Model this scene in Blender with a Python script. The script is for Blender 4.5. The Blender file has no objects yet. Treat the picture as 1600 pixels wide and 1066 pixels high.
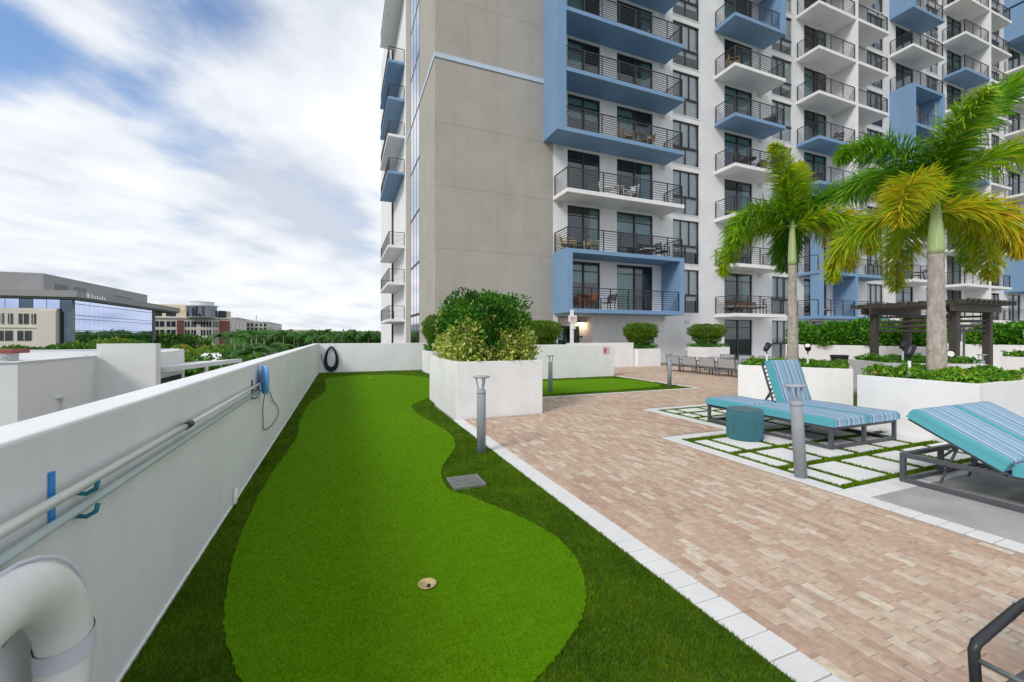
import bpy, math, random
import numpy as np
from mathutils import Vector, Matrix
R = math.radians
rng = np.random.default_rng(7)
random.seed(7)
S = bpy.context.scene
C = S.collection

# ------------------------------------------------------------------ camera, sky, sun, exposure
YAW = math.atan(265 / 657.0)
cam_d = bpy.data.cameras.new('camera'); cam = bpy.data.objects.new('camera', cam_d); C.objects.link(cam)
cam_d.sensor_width = 36.0; cam_d.lens = 657 / 1600 * 36.0
cam_d.shift_y = -8 / 1600.0
cam_d.clip_start = 0.05; cam_d.clip_end = 6000
cam.location = (0, 0, 1.5); cam.rotation_euler = (R(90), 0, -YAW)
S.camera = cam
S.view_settings.view_transform = 'Standard'; S.view_settings.look = 'None'
S.view_settings.exposure = 0.54; S.view_settings.gamma = 1.0; S.view_settings.use_curve_mapping = False

SUN_EL, SUN_AZ = R(38), math.atan2(-0.50, -0.86)          # direction towards the veiled sun
sun_d = bpy.data.lights.new('sun', 'SUN'); sun = bpy.data.objects.new('sun', sun_d); C.objects.link(sun)
sun_d.energy = 1.5; sun_d.angle = R(16); sun_d.color = (1.0, 0.95, 0.88)
sdir = Vector((math.cos(SUN_EL) * math.cos(SUN_AZ), math.cos(SUN_EL) * math.sin(SUN_AZ), math.sin(SUN_EL)))
sun.rotation_euler = sdir.to_track_quat('Z', 'Y').to_euler(); sun.location = (-30, -30, 60)

W = bpy.data.worlds.new('World'); S.world = W; W.use_nodes = True
def world():
    nt = W.node_tree; N = nt.nodes; L = nt.links; N.clear()
    def n(t, **k):
        o = N.new(t)
        for a, b in k.items(): setattr(o, a, b)
        return o
    def m(op, a, b=None, c=None):
        o = n('ShaderNodeMath', operation=op)
        for i, v in enumerate((a, b, c)):
            if v is None: continue
            if isinstance(v, (int, float)): o.inputs[i].default_value = v
            else: L.new(v, o.inputs[i])
        return o.outputs[0]
    out = n('ShaderNodeOutputWorld')
    sky = n('ShaderNodeTexSky', sky_type='NISHITA', sun_disc=False, sun_elevation=SUN_EL,
            sun_rotation=math.pi / 2 - SUN_AZ, air_density=1.0, dust_density=0.6, ozone_density=3.5)
    bg1 = n('ShaderNodeBackground'); bg1.inputs[1].default_value = 0.14; L.new(sky.outputs[0], bg1.inputs[0])
    tc = n('ShaderNodeTexCoord'); sp = n('ShaderNodeSeparateXYZ'); L.new(tc.outputs['Generated'], sp.inputs[0])
    x, y, z = sp.outputs
    zz = m('ADD', m('MAXIMUM', z, 0.0), 0.16)
    px, py = m('DIVIDE', x, zz), m('DIVIDE', y, zz)
    # wind-drawn coordinates: a runs along the cloud streets, b across them
    a0 = (0.60, 0.80)
    a = m('ADD', m('MULTIPLY', px, a0[0]), m('MULTIPLY', py, a0[1]))
    b = m('SUBTRACT', m('MULTIPLY', px, a0[1]), m('MULTIPLY', py, a0[0]))
    def noise(sa, sb, off, scale, det, rough, dist=0.0):
        cv = n('ShaderNodeCombineXYZ'); L.new(m('MULTIPLY', a, sa), cv.inputs[0]); L.new(m('MULTIPLY', b, sb), cv.inputs[1]); cv.inputs[2].default_value = off
        t = n('ShaderNodeTexNoise'); t.inputs['Scale'].default_value = scale; t.inputs['Detail'].default_value = det
        t.inputs['Roughness'].default_value = rough; t.inputs['Distortion'].default_value = dist
        L.new(cv.outputs[0], t.inputs['Vector']); return t.outputs[0]
    n1 = noise(0.8, 1.0, 3.1, 1.3, 8, 0.5, 0.15)
    n2 = noise(0.8, 1.0, 9.7, 3.4, 8, 0.55, 0.1)
    n3 = noise(0.8, 1.0, 21.3, 2.0, 7, 0.52, 0.15)
    dens = m('ADD', m('MULTIPLY', n1, 0.62), m('MULTIPLY', n2, 0.45))
    def blob(d, rad, amt, acc):
        vs = n('ShaderNodeVectorMath', operation='DISTANCE'); L.new(tc.outputs['Generated'], vs.inputs[0])
        vs.inputs[1].default_value = Vector(d).normalized()
        mr = n('ShaderNodeMapRange', interpolation_type='SMOOTHSTEP'); L.new(vs.outputs['Value'], mr.inputs[0])
        mr.inputs[1].default_value = rad; mr.inputs[2].default_value = 0.0; mr.inputs[3].default_value = 0.0; mr.inputs[4].default_value = amt
        return m('ADD', acc, mr.outputs[0])
    def dpx(ix, iy):
        u, v = (ix - 800) / 657.0, (525 - iy) / 657.0; s, c = math.sin(YAW), math.cos(YAW)
        return (s + u * c, c - u * s, v)
    for (ix, iy, rad, amt) in SKY_BLOBS: dens = blob(dpx(ix, iy), rad, amt, dens)
    cover = n('ShaderNodeMapRange', interpolation_type='SMOOTHSTEP'); L.new(dens, cover.inputs[0])
    cover.inputs[1].default_value = 0.30; cover.inputs[2].default_value = 0.57
    # towards the horizon the layer closes
    hz = n('ShaderNodeMapRange', interpolation_type='SMOOTHSTEP'); L.new(z, hz.inputs[0])
    hz.inputs[1].default_value = 0.36; hz.inputs[2].default_value = 0.16
    cov = m('MAXIMUM', m('MULTIPLY', cover.outputs[0], 0.97), m('MULTIPLY', hz.outputs[0], 0.95))
    shade = n('ShaderNodeValToRGB')
    e = shade.color_ramp.elements
    e[0].position = 0.30; e[0].color = (0.60, 0.655, 0.75, 1)
    e[1].position = 0.68; e[1].color = (1.01, 1.01, 1.02, 1)
    k = e.new(0.48); k.color = (0.83, 0.86, 0.91, 1)
    sh = m('ADD', m('ADD', m('MULTIPLY', n3, 0.72), m('MULTIPLY', n2, 0.45)), -0.07)
    for (ix, iy, rad, amt) in SKY_LIGHT: sh = blob(dpx(ix, iy), rad, amt, sh)
    L.new(sh, shade.inputs[0])
    bg2 = n('ShaderNodeBackground'); L.new(shade.outputs[0], bg2.inputs[0]); bg2.inputs[1].default_value = 0.74
    mx = n('ShaderNodeMixShader'); L.new(cov, mx.inputs[0]); L.new(bg1.outputs[0], mx.inputs[1]); L.new(bg2.outputs[0], mx.inputs[2])
    L.new(mx.outputs[0], out.inputs[0])
SKY_BLOBS = [(345, 15, 0.19, -0.24), (0, 108, 0.12, -0.27), (30, 20, 0.10, -0.10), (190, 105, 0.10, -0.10), (240, 215, 0.12, -0.09), (120, 160, 0.10, -0.04), (310, 265, 0.11, -0.10),
             (520, 190, 0.36, 0.14), (90, 290, 0.26, 0.12), (120, 40, 0.12, 0.08)]
SKY_LIGHT = [(540, 190, 0.30, 0.12), (490, 318, 0.17, -0.36), (390, 285, 0.12, -0.16), (250, 330, .2, -.05), (585, 170, .25, .16), (330, 270, 0.10, -.12), (540, 40, 0.2, -.14), (430, 60, .15, -.1)]
world()

# ------------------------------------------------------------------ materials
MATS = {}
def pm(name, col, rough=0.6, var=0.08, scale=2.0, bump=0.0, bscale=60.0, spec=0.35, metal=0.0, stain=0.0, ori=None):
    """procedural paint / stone / metal: colour with soft variation, optional streaky dirt and fine relief"""
    mt = bpy.data.materials.new(name); mt.use_nodes = True; MATS[name] = mt
    nt = mt.node_tree; N = nt.nodes; L = nt.links; b = N['Principled BSDF']
    b.inputs['Roughness'].default_value = rough; b.inputs['Metallic'].default_value = metal
    b.inputs['Specular IOR Level'].default_value = spec
    g = N.new('ShaderNodeNewGeometry')
    t = N.new('ShaderNodeTexNoise'); t.inputs['Scale'].default_value = scale; t.inputs['Detail'].default_value = 6; t.inputs['Roughness'].default_value = 0.6
    if ori:
        mp = N.new('ShaderNodeMapping'); mp.inputs['Scale'].default_value = ori; L.new(g.outputs['Position'], mp.inputs[0]); L.new(mp.outputs[0], t.inputs['Vector'])
    else: L.new(g.outputs['Position'], t.inputs['Vector'])
    rp = N.new('ShaderNodeValToRGB'); e = rp.color_ramp.elements
    e[0].position = 0.3; e[1].position = 0.7
    e[0].color = tuple(max(0, c * (1 - var)) for c in col) + (1,); e[1].color = tuple(min(1, c * (1 + var)) for c in col) + (1,)
    L.new(t.outputs[0], rp.inputs[0]); src = rp.outputs[0]
    if stain:
        mp = N.new('ShaderNodeMapping'); mp.inputs['Scale'].default_value = (2.2, 2.2, 0.22); L.new(g.outputs['Position'], mp.inputs[0])
        t2 = N.new('ShaderNodeTexNoise'); t2.inputs['Scale'].default_value = 1.3; t2.inputs['Detail'].default_value = 8; t2.inputs['Roughness'].default_value = 0.65
        L.new(mp.outputs[0], t2.inputs['Vector'])
        r2 = N.new('ShaderNodeMapRange'); r2.inputs[1].default_value = 0.5; r2.inputs[2].default_value = 0.75; r2.inputs[3].default_value = 0; r2.inputs[4].default_value = stain
        L.new(t2.outputs[0], r2.inputs[0])
        mx = N.new('ShaderNodeMix'); mx.data_type = 'RGBA'; L.new(r2.outputs[0], mx.inputs[0]); L.new(src, mx.inputs[6])
        mx.inputs[7].default_value = tuple(c * 0.62 for c in col) + (1,); src = mx.outputs[2]
    L.new(src, b.inputs['Base Color'])
    if bump:
        t3 = N.new('ShaderNodeTexNoise'); t3.inputs['Scale'].default_value = bscale; t3.inputs['Detail'].default_value = 4
        L.new(g.outputs['Position'], t3.inputs['Vector'])
        bp = N.new('ShaderNodeBump'); bp.inputs['Strength'].default_value = bump; bp.inputs['Distance'].default_value = 0.01
        L.new(t3.outputs[0], bp.inputs['Height']); L.new(bp.outputs[0], b.inputs['Normal'])
    return mt
def tinted(name, stops, rough=0.55, transl=0.0, spec=0.3, grain=0.0, gscale=40, bump=0.0):
    """colour from the per-piece attribute 'tint' (0..1) through a ramp"""
    mt = bpy.data.materials.new(name); mt.use_nodes = True; MATS[name] = mt
    nt = mt.node_tree; N = nt.nodes; L = nt.links; b = N['Principled BSDF']
    b.inputs['Roughness'].default_value = rough; b.inputs['Specular IOR Level'].default_value = spec
    at = N.new('ShaderNodeAttribute'); at.attribute_name = 'tint'
    rp = N.new('ShaderNodeValToRGB'); e = rp.color_ramp.elements
    e[0].position, e[0].color = stops[0][0], stops[0][1] + (1,); e[1].position, e[1].color = stops[-1][0], stops[-1][1] + (1,)
    for p, c in stops[1:-1]:
        k = e.new(p); k.color = c + (1,)
    L.new(at.outputs['Fac'], rp.inputs[0]); src = rp.outputs[0]
    if grain:
        g = N.new('ShaderNodeNewGeometry'); t = N.new('ShaderNodeTexNoise'); t.inputs['Scale'].default_value = gscale; t.inputs['Detail'].default_value = 6
        L.new(g.outputs['Position'], t.inputs['Vector'])
        r = N.new('ShaderNodeMapRange'); r.inputs[1].default_value = .25; r.inputs[2].default_value = .75; r.inputs[3].default_value = 1 - grain; r.inputs[4].default_value = 1 + grain
        L.new(t.outputs[0], r.inputs[0])
        mx = N.new('ShaderNodeVectorMath'); mx.operation = 'SCALE'; L.new(src, mx.inputs[0]); L.new(r.outputs[0], mx.inputs['Scale']); src = mx.outputs[0]
        if bump:
            bp = N.new('ShaderNodeBump'); bp.inputs['Strength'].default_value = bump; bp.inputs['Distance'].default_value = .004
            L.new(t.outputs[0], bp.inputs['Height']); L.new(bp.outputs[0], b.inputs['Normal'])
    L.new(src, b.inputs['Base Color'])
    if transl:
        tr = N.new('ShaderNodeBsdfTranslucent'); L.new(src, tr.inputs['Color'])
        ms = N.new('ShaderNodeMixShader'); ms.inputs[0].default_value = transl
        L.new(b.outputs[0], ms.inputs[1]); L.new(tr.outputs[0], ms.inputs[2]); L.new(ms.outputs[0], N['Material Output'].inputs[0])
    return mt
def glass(name, tint, refl=0.06, rough=0.02):
    mt = bpy.data.materials.new(name); mt.use_nodes = True; MATS[name] = mt
    nt = mt.node_tree; N = nt.nodes; L = nt.links; N.remove(N['Principled BSDF'])
    tr = N.new('ShaderNodeBsdfTransparent'); tr.inputs[0].default_value = tint + (1,)
    gl = N.new('ShaderNodeBsdfGlossy'); gl.inputs['Roughness'].default_value = rough; gl.inputs['Color'].default_value = (.9, .95, 1, 1)
    g = N.new('ShaderNodeNewGeometry'); t = N.new('ShaderNodeTexNoise'); t.inputs['Scale'].default_value = .7; L.new(g.outputs['Position'], t.inputs['Vector'])
    bp = N.new('ShaderNodeBump'); bp.inputs['Strength'].default_value = .12; bp.inputs['Distance'].default_value = .03; L.new(t.outputs[0], bp.inputs['Height']); L.new(bp.outputs[0], gl.inputs['Normal'])
    fr = N.new('ShaderNodeFresnel'); fr.inputs[0].default_value = 1.5
    ad = N.new('ShaderNodeMath'); ad.operation = 'ADD'; ad.use_clamp = True; L.new(fr.outputs[0], ad.inputs[0]); ad.inputs[1].default_value = refl
    ms = N.new('ShaderNodeMixShader'); L.new(ad.outputs[0], ms.inputs[0]); L.new(tr.outputs[0], ms.inputs[1]); L.new(gl.outputs[0], ms.inputs[2])
    L.new(ms.outputs[0], N['Material Output'].inputs[0]); return mt

pm('white_render', (.78, .775, .775), .75, .05, .9, .25, 90, stain=.18)
pm('parapet_render', (.77, .775, .785), .7, .05, 1.4, .25, 110, stain=.2)
pm('planter_white', (.80, .795, .79), .6, .06, 1.9, .25, 70, stain=.18)
pm('grey_render', (.395, .37, .33), .85, .07, .7, .3, 60, stain=.22)
pm('blue_paint', (.185, .31, .485), .7, .05, .8, .2, 70, stain=.08)
pm('pale_blue', (.50, .60, .70), .7, .04, 1, .1)
pm('dark_metal', (.028, .03, .034), .4, .15, 5, spec=.4)
pm('frame_metal', (.075, .08, .092), .42, .1, 6, .05, 200, spec=.45)
pm('rail_metal', (.035, .035, .038), .45, .1, 6, spec=.4)
pm('bollard_grey', (.33, .355, .40), .5, .06, 5, .08, 200, spec=.4)
pm('room', (.40, .40, .39), .9, .1, 1)
pm('curtain', (.74, .75, .75), .9, .05, 3, ori=(9, 9, .5))
pm('concrete', (.36, .36, .345), .85, .2, 2.2, .5, 60, stain=.1)
pm('deck_base', (.40, .38, .35), .9, .1, 2)
pm('sand_joint', (.36, .30, .25), .95, .15, 30, .4, 200)
pm('border_stone', (.66, .655, .65), .8, .06, 3, .35, 80)
pm('slab_white', (.70, .695, .68), .8, .05, 2.5, .35, 60, stain=.06)
pm('ground_soil', (.09, .075, .055), .95, .3, 8, .5, 30)
pm('fringe_base', (.052, .105, .0015), .9, .35, 14, .6, 150)
pm('street_ground', (.07, .10, .045), .95, .4, .05)
pm('road_asphalt', (.055, .055, .06), .9, .15, 1)
pm('pole_alu', (.70, .71, .68), .35, .06, 8, spec=.5)
pm('pole_teal', (.47, .56, .57), .4, .06, 8, spec=.5)
pm('blue_plastic', (.035, .24, .60), .4, .12, 6)
pm('sky_plastic', (.16, .40, .75), .4, .2, 9)
pm('cable_grey', (.10, .11, .13), .6, .1, 6)
pm('hose_navy', (.012, .025, .05), .4, .3, 30)
pm('life_white', (.82, .82, .80), .45, .08, 5, .05, 60)
pm('life_band', (.66, .67, .76), .6, .04, 8)
pm('steel', (.42, .43, .44), .35, .1, 15, metal=.7)
pm('cup_gold', (.60, .46, .22), .35, .15, 20, metal=.4)
pm('cup_dark', (.02, .02, .015), .7)
pm('trunk_grey', (.40, .355, .31), .9, .34, 3, .8, 45, ori=(6, 6, 2.2), stain=.55)
pm('trunk_ring', (.20, .17, .145), .9, .25, 6)
pm('crownshaft', (.40, .50, .22), .5, .18, 4, ori=(5, 5, .6))
pm('bark', (.11, .085, .06), .95, .3, 4, .6, 20)
pm('pergola_wood', (.055, .047, .040), .6, .25, 3, .2, 60, ori=(8, 8, 1))
pm('teal_rope', (.055, .185, .225), .7, .2, 30, .4, 120)
pm('teal_cloth', (.02, .19, .26), .8, .1, 5)
pm('drum_top', (.09, .15, .17), .5, .1, 5)
pm('sling_grey', (.36, .36, .37), .8, .08, 20)
pm('chair_frame', (.13, .135, .145), .45, .1, 6)
pm('light_black', (.018, .02, .03), .4, .1, 9)
pm('lens_white', (.8, .78, .7), .3, .03)
pm('bin_black', (.02, .02, .022), .45, .2, 6)
pm('sign_white', (.8, .8, .79), .5, .02)
pm('sign_red', (.42, .12, .13), .5, .05)
pm('sign_pink', (.72, .48, .50), .5, .1, 30)
pm('wicker_brown', (.12, .065, .04), .8, .3, 40)
pm('wicker_tan', (.42, .31, .17), .8, .25, 40)
pm('wood_orange', (.38, .12, .04), .6, .2, 10)
pm('black_chair', (.02, .02, .02), .6, .1)
pm('cushion_pale', (.55, .53, .48), .9, .05)
pm('chair_pale', (.68, .68, .66), .6, .05)
pm('office_grey', (.31, .305, .31), .7, .06, .3)
pm('office_dark', (.19, .19, .195), .7, .06, .3)
pm('office_cream', (.66, .62, .54), .8, .05, .3)
pm('cream_wall', (.66, .58, .43), .8, .04, .2)
pm('brick_red', (.17, .065, .055), .85, .12, .8)
pm('stone_pale', (.62, .59, .54), .8, .05, .3)
pm('apartment_pale', (.50, .48, .47), .8, .06, .2)
pm('window_dark', (.03, .04, .05), .15, .3, .4, spec=.6)
pm('roof_white', (.62, .64, .66), .8, .06, .4)
pm('roof_red', (.24, .075, .055), .7, .1, 1)
pm('neighbour_white', (.70, .715, .705), .8, .04, .4, stain=.05)
glass('pane_glass', (.90, .93, .93), .04)
glass('pane_dark', (.40, .60, .60), .06)
def mirror_glass(name, col, rough=.03):
    mt = bpy.data.materials.new(name); mt.use_nodes = True; MATS[name] = mt
    b = mt.node_tree.nodes['Principled BSDF']; b.inputs['Base Color'].default_value = col + (1,); b.inputs['Metallic'].default_value = 1; b.inputs['Roughness'].default_value = rough
    N = mt.node_tree.nodes; L = mt.node_tree.links
    g = N.new('ShaderNodeNewGeometry'); t = N.new('ShaderNodeTexNoise'); t.inputs['Scale'].default_value = .5; L.new(g.outputs['Position'], t.inputs['Vector'])
    bp = N.new('ShaderNodeBump'); bp.inputs['Strength'].default_value = .1; bp.inputs['Distance'].default_value = .03; L.new(t.outputs[0], bp.inputs['Height']); L.new(bp.outputs[0], b.inputs['Normal'])
mirror_glass('office_glass', (.52, .60, .86)); mirror_glass('office_glass_dark', (.10, .14, .17))
mirror_glass('tower_glass', (.15, .17, .22)); mirror_glass('strip_glass', (.72, .74, .80), .06)

BR = [(0, (.395, .268, .20)), (.3, (.45, .322, .245)), (.55, (.48, .36, .275)), (.78, (.50, .40, .308)), (1, (.57, .495, .39))]
tinted('brick', BR, .85, grain=.2, gscale=22, bump=.5)
tinted('fringe_blade', [(0, (.030, .078, .001)), (.45, (.076, .170, .0015)), (1, (.24, .38, .006))], .7, .25, spec=.08)
tinted('green_blade', [(0, (.094, .215, .002)), (.5, (.108, .25, .003)), (1, (.14, .30, .005))], .7, .2, spec=.06)
tinted('leaf_bright', [(0, (0.029, 0.121, 0.011)), (.5, (0.073, 0.270, 0.015)), (1, (0.219, 0.486, 0.032))], .42, .25)
tinted('leaf_bush', [(0, (.018, .075, .012)), (.35, (.055, .215, .018)), (.6, (.14, .36, .02)), (.8, (.50, .58, .09)), (1, (.85, .80, .34))], .38, .22)
tinted('leaf_shrub', [(0, (0.055, 0.116, 0.012)), (.5, (0.110, 0.246, 0.014)), (.85, (0.188, 0.362, 0.017)), (1, (0.345, 0.232, 0.046))], .5, .25)
tinted('leaf_cover', [(0, (0.031, 0.116, 0.012)), (.5, (0.094, 0.275, 0.014)), (.85, (0.235, 0.464, 0.023)), (1, (0.501, 0.435, 0.058))], .45, .25)
tinted('palm_leaf', [(0, (.03, .13, .006)), (.3, (.085, .29, .008)), (.55, (.27, .50, .016)), (.75, (.60, .56, .02)), (1, (.78, .38, .03))], .42, .42)
tinted('tree_leaf', [(0, (0.023, 0.079, 0.017)), (.5, (0.066, 0.201, 0.025)), (.8, (0.170, 0.350, 0.028)), (1, (0.567, 0.350, 0.056))], .55, .25)

def stripes():
    mt = bpy.data.materials.new('cushion_stripe'); mt.use_nodes = True; MATS['cushion_stripe'] = mt
    nt = mt.node_tree; N = nt.nodes; L = nt.links; b = N['Principled BSDF']; b.inputs['Roughness'].default_value = .85; b.inputs['Specular IOR Level'].default_value = .2
    tc = N.new('ShaderNodeTexCoord'); sp = N.new('ShaderNodeSeparateXYZ'); L.new(tc.outputs['Object'], sp.inputs[0])
    md = N.new('ShaderNodeMath'); md.operation = 'MULTIPLY'; L.new(sp.outputs[0], md.inputs[0]); md.inputs[1].default_value = 1 / .75
    fr = N.new('ShaderNodeMath'); fr.operation = 'FRACT'; ad = N.new('ShaderNodeMath'); ad.operation = 'ADD'; L.new(md.outputs[0], ad.inputs[0]); ad.inputs[1].default_value = .031; L.new(ad.outputs[0], fr.inputs[0])
    rp = N.new('ShaderNodeValToRGB'); rp.color_ramp.interpolation = 'CONSTANT'; e = rp.color_ramp.elements
    teal, aqua, pale, navy, lav = (.085, .32, .37), (.21, .37, .47), (.36, .49, .60), (.11, .14, .30), (.21, .27, .46)
    seq = [(0, teal), (.075, pale), (.10, navy), (.125, lav), (.15, pale), (.20, aqua), (.27, pale), (.29, lav), (.31, aqua), (.39, navy), (.405, pale), (.45, aqua), (.50, lav), (.53, navy), (.545, pale), (.60, aqua), (.66, pale), (.675, lav), (.70, pale), (.74, aqua), (.80, navy), (.82, pale), (.86, lav), (.88, aqua), (.93, teal)]
    e[0].position, e[0].color = 0, seq[0][1] + (1,); e[1].position, e[1].color = seq[-1][0], seq[-1][1] + (1,)
    for p, c in seq[1:-1]:
        k = e.new(p); k.color = c + (1,)
    L.new(fr.outputs[0], rp.inputs[0]); L.new(rp.outputs[0], b.inputs['Base Color'])
    t = N.new('ShaderNodeTexNoise'); t.inputs['Scale'].default_value = 260; L.new(tc.outputs['Object'], t.inputs['Vector'])
    t2 = N.new('ShaderNodeTexNoise'); t2.inputs['Scale'].default_value = 7; L.new(tc.outputs['Object'], t2.inputs['Vector'])
    b1 = N.new('ShaderNodeBump'); b1.inputs['Strength'].default_value = .4; b1.inputs['Distance'].default_value = .02; L.new(t2.outputs[0], b1.inputs['Height'])
    b2 = N.new('ShaderNodeBump'); b2.inputs['Strength'].default_value = .25; b2.inputs['Distance'].default_value = .002; L.new(t.outputs[0], b2.inputs['Height'])
    L.new(b1.outputs[0], b2.inputs['Normal']); L.new(b2.outputs[0], b.inputs['Normal'])
stripes()
def emit(name, col, st):
    mt = bpy.data.materials.new(name); mt.use_nodes = True; MATS[name] = mt
    b = mt.node_tree.nodes['Principled BSDF']; b.inputs['Emission Color'].default_value = col + (1,); b.inputs['Emission Strength'].default_value = st
emit('lamp_glow', (1, .72, .42), 12)
def green_mat():
    mt = pm('green_base', (.098, .232, .003), .95, .09, 3.5, .5, 420, spec=.05, ori=(1.2, 4.5, 1))
green_mat()

# ------------------------------------------------------------------ mesh helpers
class MB:
    def __init__(s): s.v = []; s.f = []
    def quad(s, a, b, c, d):
        i = len(s.v); s.v += [a, b, c, d]; s.f.append((i, i + 1, i + 2, i + 3)); return s
    def box(s, x0, y0, z0, x1, y1, z1):
        i = len(s.v)
        s.v += [(x0, y0, z0), (x1, y0, z0), (x1, y1, z0), (x0, y1, z0), (x0, y0, z1), (x1, y0, z1), (x1, y1, z1), (x0, y1, z1)]
        s.f += [tuple(i + q for q in f) for f in ((3, 2, 1, 0), (4, 5, 6, 7), (0, 1, 5, 4), (1, 2, 6, 5), (2, 3, 7, 6), (3, 0, 4, 7))]
        return s
    def prism(s, poly, z0, z1):
        i = len(s.v); n = len(poly)
        s.v += [(x, y, z0) for x, y in poly] + [(x, y, z1) for x, y in poly]
        s.f.append(tuple(i + n - 1 - k for k in range(n))); s.f.append(tuple(i + n + k for k in range(n)))
        for k in range(n):
            j = (k + 1) % n; s.f.append((i + k, i + j, i + n + j, i + n + k))
        return s
    def bar(s, a, b, w, h=None, up=(0, 0, 1)):
        a, b = Vector(a), Vector(b); h = h or w; t = (b - a).normalized(); u = Vector(up)
        if abs(t.dot(u)) > .98: u = Vector((1, 0, 0))
        r = t.cross(u).normalized() * (w / 2); q = r.cross(t).normalized() * (h / 2)
        i = len(s.v)
        for p in (a, b): s.v += [tuple(p - r - q), tuple(p + r - q), tuple(p + r + q), tuple(p - r + q)]
        s.f += [tuple(i + q for q in f) for f in ((0, 1, 2, 3), (7, 6, 5, 4), (0, 4, 5, 1), (1, 5, 6, 2), (2, 6, 7, 3), (3, 7, 4, 0))]
        return s
    def tube(s, pts, r, n=8, caps=True):
        pts = [Vector(p) for p in pts]; rs = r if isinstance(r, (list, tuple)) else [r] * len(pts); i0 = len(s.v); u = None
        for k, p in enumerate(pts):
            t = (pts[min(k + 1, len(pts) - 1)] - pts[max(k - 1, 0)]).normalized()
            if u is None: u = t.orthogonal().normalized()
            u = (u - t * u.dot(t)).normalized(); w = t.cross(u)
            for j in range(n):
                a = 2 * math.pi * j / n; s.v.append(tuple(p + (u * math.cos(a) + w * math.sin(a)) * rs[k]))
        for k in range(len(pts) - 1):
            for j in range(n):
                a, b = i0 + k * n + j, i0 + k * n + (j + 1) % n; s.f.append((a, b, b + n, a + n))
        if caps:
            s.f.append(tuple(i0 + n - 1 - j for j in range(n))); s.f.append(tuple(i0 + (len(pts) - 1) * n + j for j in range(n)))
        return s
    def lathe(s, prof, c=(0, 0, 0), n=24):
        i0 = len(s.v)
        for r, z in prof:
            for j in range(n):
                a = 2 * math.pi * j / n; s.v.append((c[0] + r * math.cos(a), c[1] + r * math.sin(a), c[2] + z))
        for k in range(len(prof) - 1):
            for j in range(n):
                a, b = i0 + k * n + j, i0 + k * n + (j + 1) % n; s.f.append((a, b, b + n, a + n))
        s.f.append(tuple(i0 + n - 1 - j for j in range(n))); s.f.append(tuple(i0 + (len(prof) - 1) * n + j for j in range(n)))
        return s
    def xf(s, M):
        s.v = [tuple(M @ Vector(v)) for v in s.v]; return s
    def mesh(s, name, mat, off=(0, 0, 0), smooth=False):
        me = bpy.data.meshes.new(name)
        me.from_pydata([(v[0] - off[0], v[1] - off[1], v[2] - off[2]) for v in s.v], [], s.f)
        me.materials.append(MATS[mat])
        if smooth: me.polygons.foreach_set('use_smooth', [True] * len(me.polygons))
        return me
    def build(s, name, mat, parent=None, world=True, smooth=False, bevel=0, seg=2):
        off = tuple(parent['_loc']) if (parent is not None and world) else (0, 0, 0)
        return link(name, s.mesh(name, mat, off, smooth), parent, bevel=bevel, seg=seg)
def link(name, me, parent=None, loc=None, bevel=0, seg=2):
    o = bpy.data.objects.new(name, me); C.objects.link(o)
    if parent is not None: o.parent = parent
    if loc is not None: o.location = loc
    if bevel:
        b = o.modifiers.new('bevel', 'BEVEL'); b.width = bevel; b.segments = seg; b.limit_method = 'ANGLE'; b.angle_limit = R(40); b.harden_normals = False
    return o
def tag(o, label=None, cat=None, group=None, kind=None):
    if label: o['label'] = label
    if cat: o['category'] = cat
    if group: o['group'] = group
    if kind: o['kind'] = kind
    return o
def thing(name, label, cat, loc=(0, 0, 0), rz=0, group=None):
    o = bpy.data.objects.new(name, None); C.objects.link(o); o.location = loc; o.rotation_euler.z = rz; o.empty_display_size = .2
    o['_loc'] = tuple(loc); tag(o, label, cat, group); return o
def copy_tree(o, loc, rz, label, group=None):
    c = o.copy(); C.objects.link(c); c.location = loc; c.rotation_euler.z = rz; c['label'] = label; c['_loc'] = tuple(loc)
    if group: c['group'] = group
    for ch in list(o.children):
        d = ch.copy(); C.objects.link(d); d.parent = c
        for g in list(ch.children):
            e = g.copy(); C.objects.link(e); e.parent = d
    return c
def np_mesh(name, V, nper, mat, tint=None, smooth=False):
    """many identical n-gons from an array (count*nper, 3)"""
    V = np.asarray(V, np.float32).reshape(-1, 3); nf = len(V) // nper
    me = bpy.data.meshes.new(name)
    me.vertices.add(len(V)); me.vertices.foreach_set('co', V.ravel())
    me.loops.add(len(V)); me.loops.foreach_set('vertex_index', np.arange(len(V), dtype=np.int32))
    me.polygons.add(nf); me.polygons.foreach_set('loop_start', np.arange(0, len(V), nper, dtype=np.int32))
    try: me.polygons.foreach_set('loop_total', np.full(nf, nper, np.int32))
    except Exception: pass
    if tint is not None:
        a = me.attributes.new('tint', 'FLOAT', 'FACE'); a.data.foreach_set('value', np.asarray(tint, np.float32))
    me.materials.append(MATS[mat]); me.update(calc_edges=True); return me
def norm(a): return a / np.maximum(np.linalg.norm(a, axis=-1, keepdims=True), 1e-9)
def leaves(P, Nn, size, tint, name, mat, asp=.5, off=(0, 0, 0), jit=.9, fold=.15):
    """leaf quads (base, side, tip, side) at P pointing roughly along Nn"""
    n = len(P); size = np.broadcast_to(np.asarray(size, float), (n,))[:, None]
    d = norm(Nn + rng.normal(0, jit, (n, 3)) * .6 + np.array([0, 0, .15])); s = norm(np.cross(d, rng.normal(0, 1, (n, 3)))); q = np.cross(s, d)
    a = P - d * size * .5; t = P + d * size * .5 - q * size * .12
    l = P - s * size * asp * .5 + q * size * fold; r = P + s * size * asp * .5 + q * size * fold
    V = np.stack([a, r, t, l], 1).reshape(-1, 3) - np.array(off)
    return np_mesh(name, V, 4, mat, tint)
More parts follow.
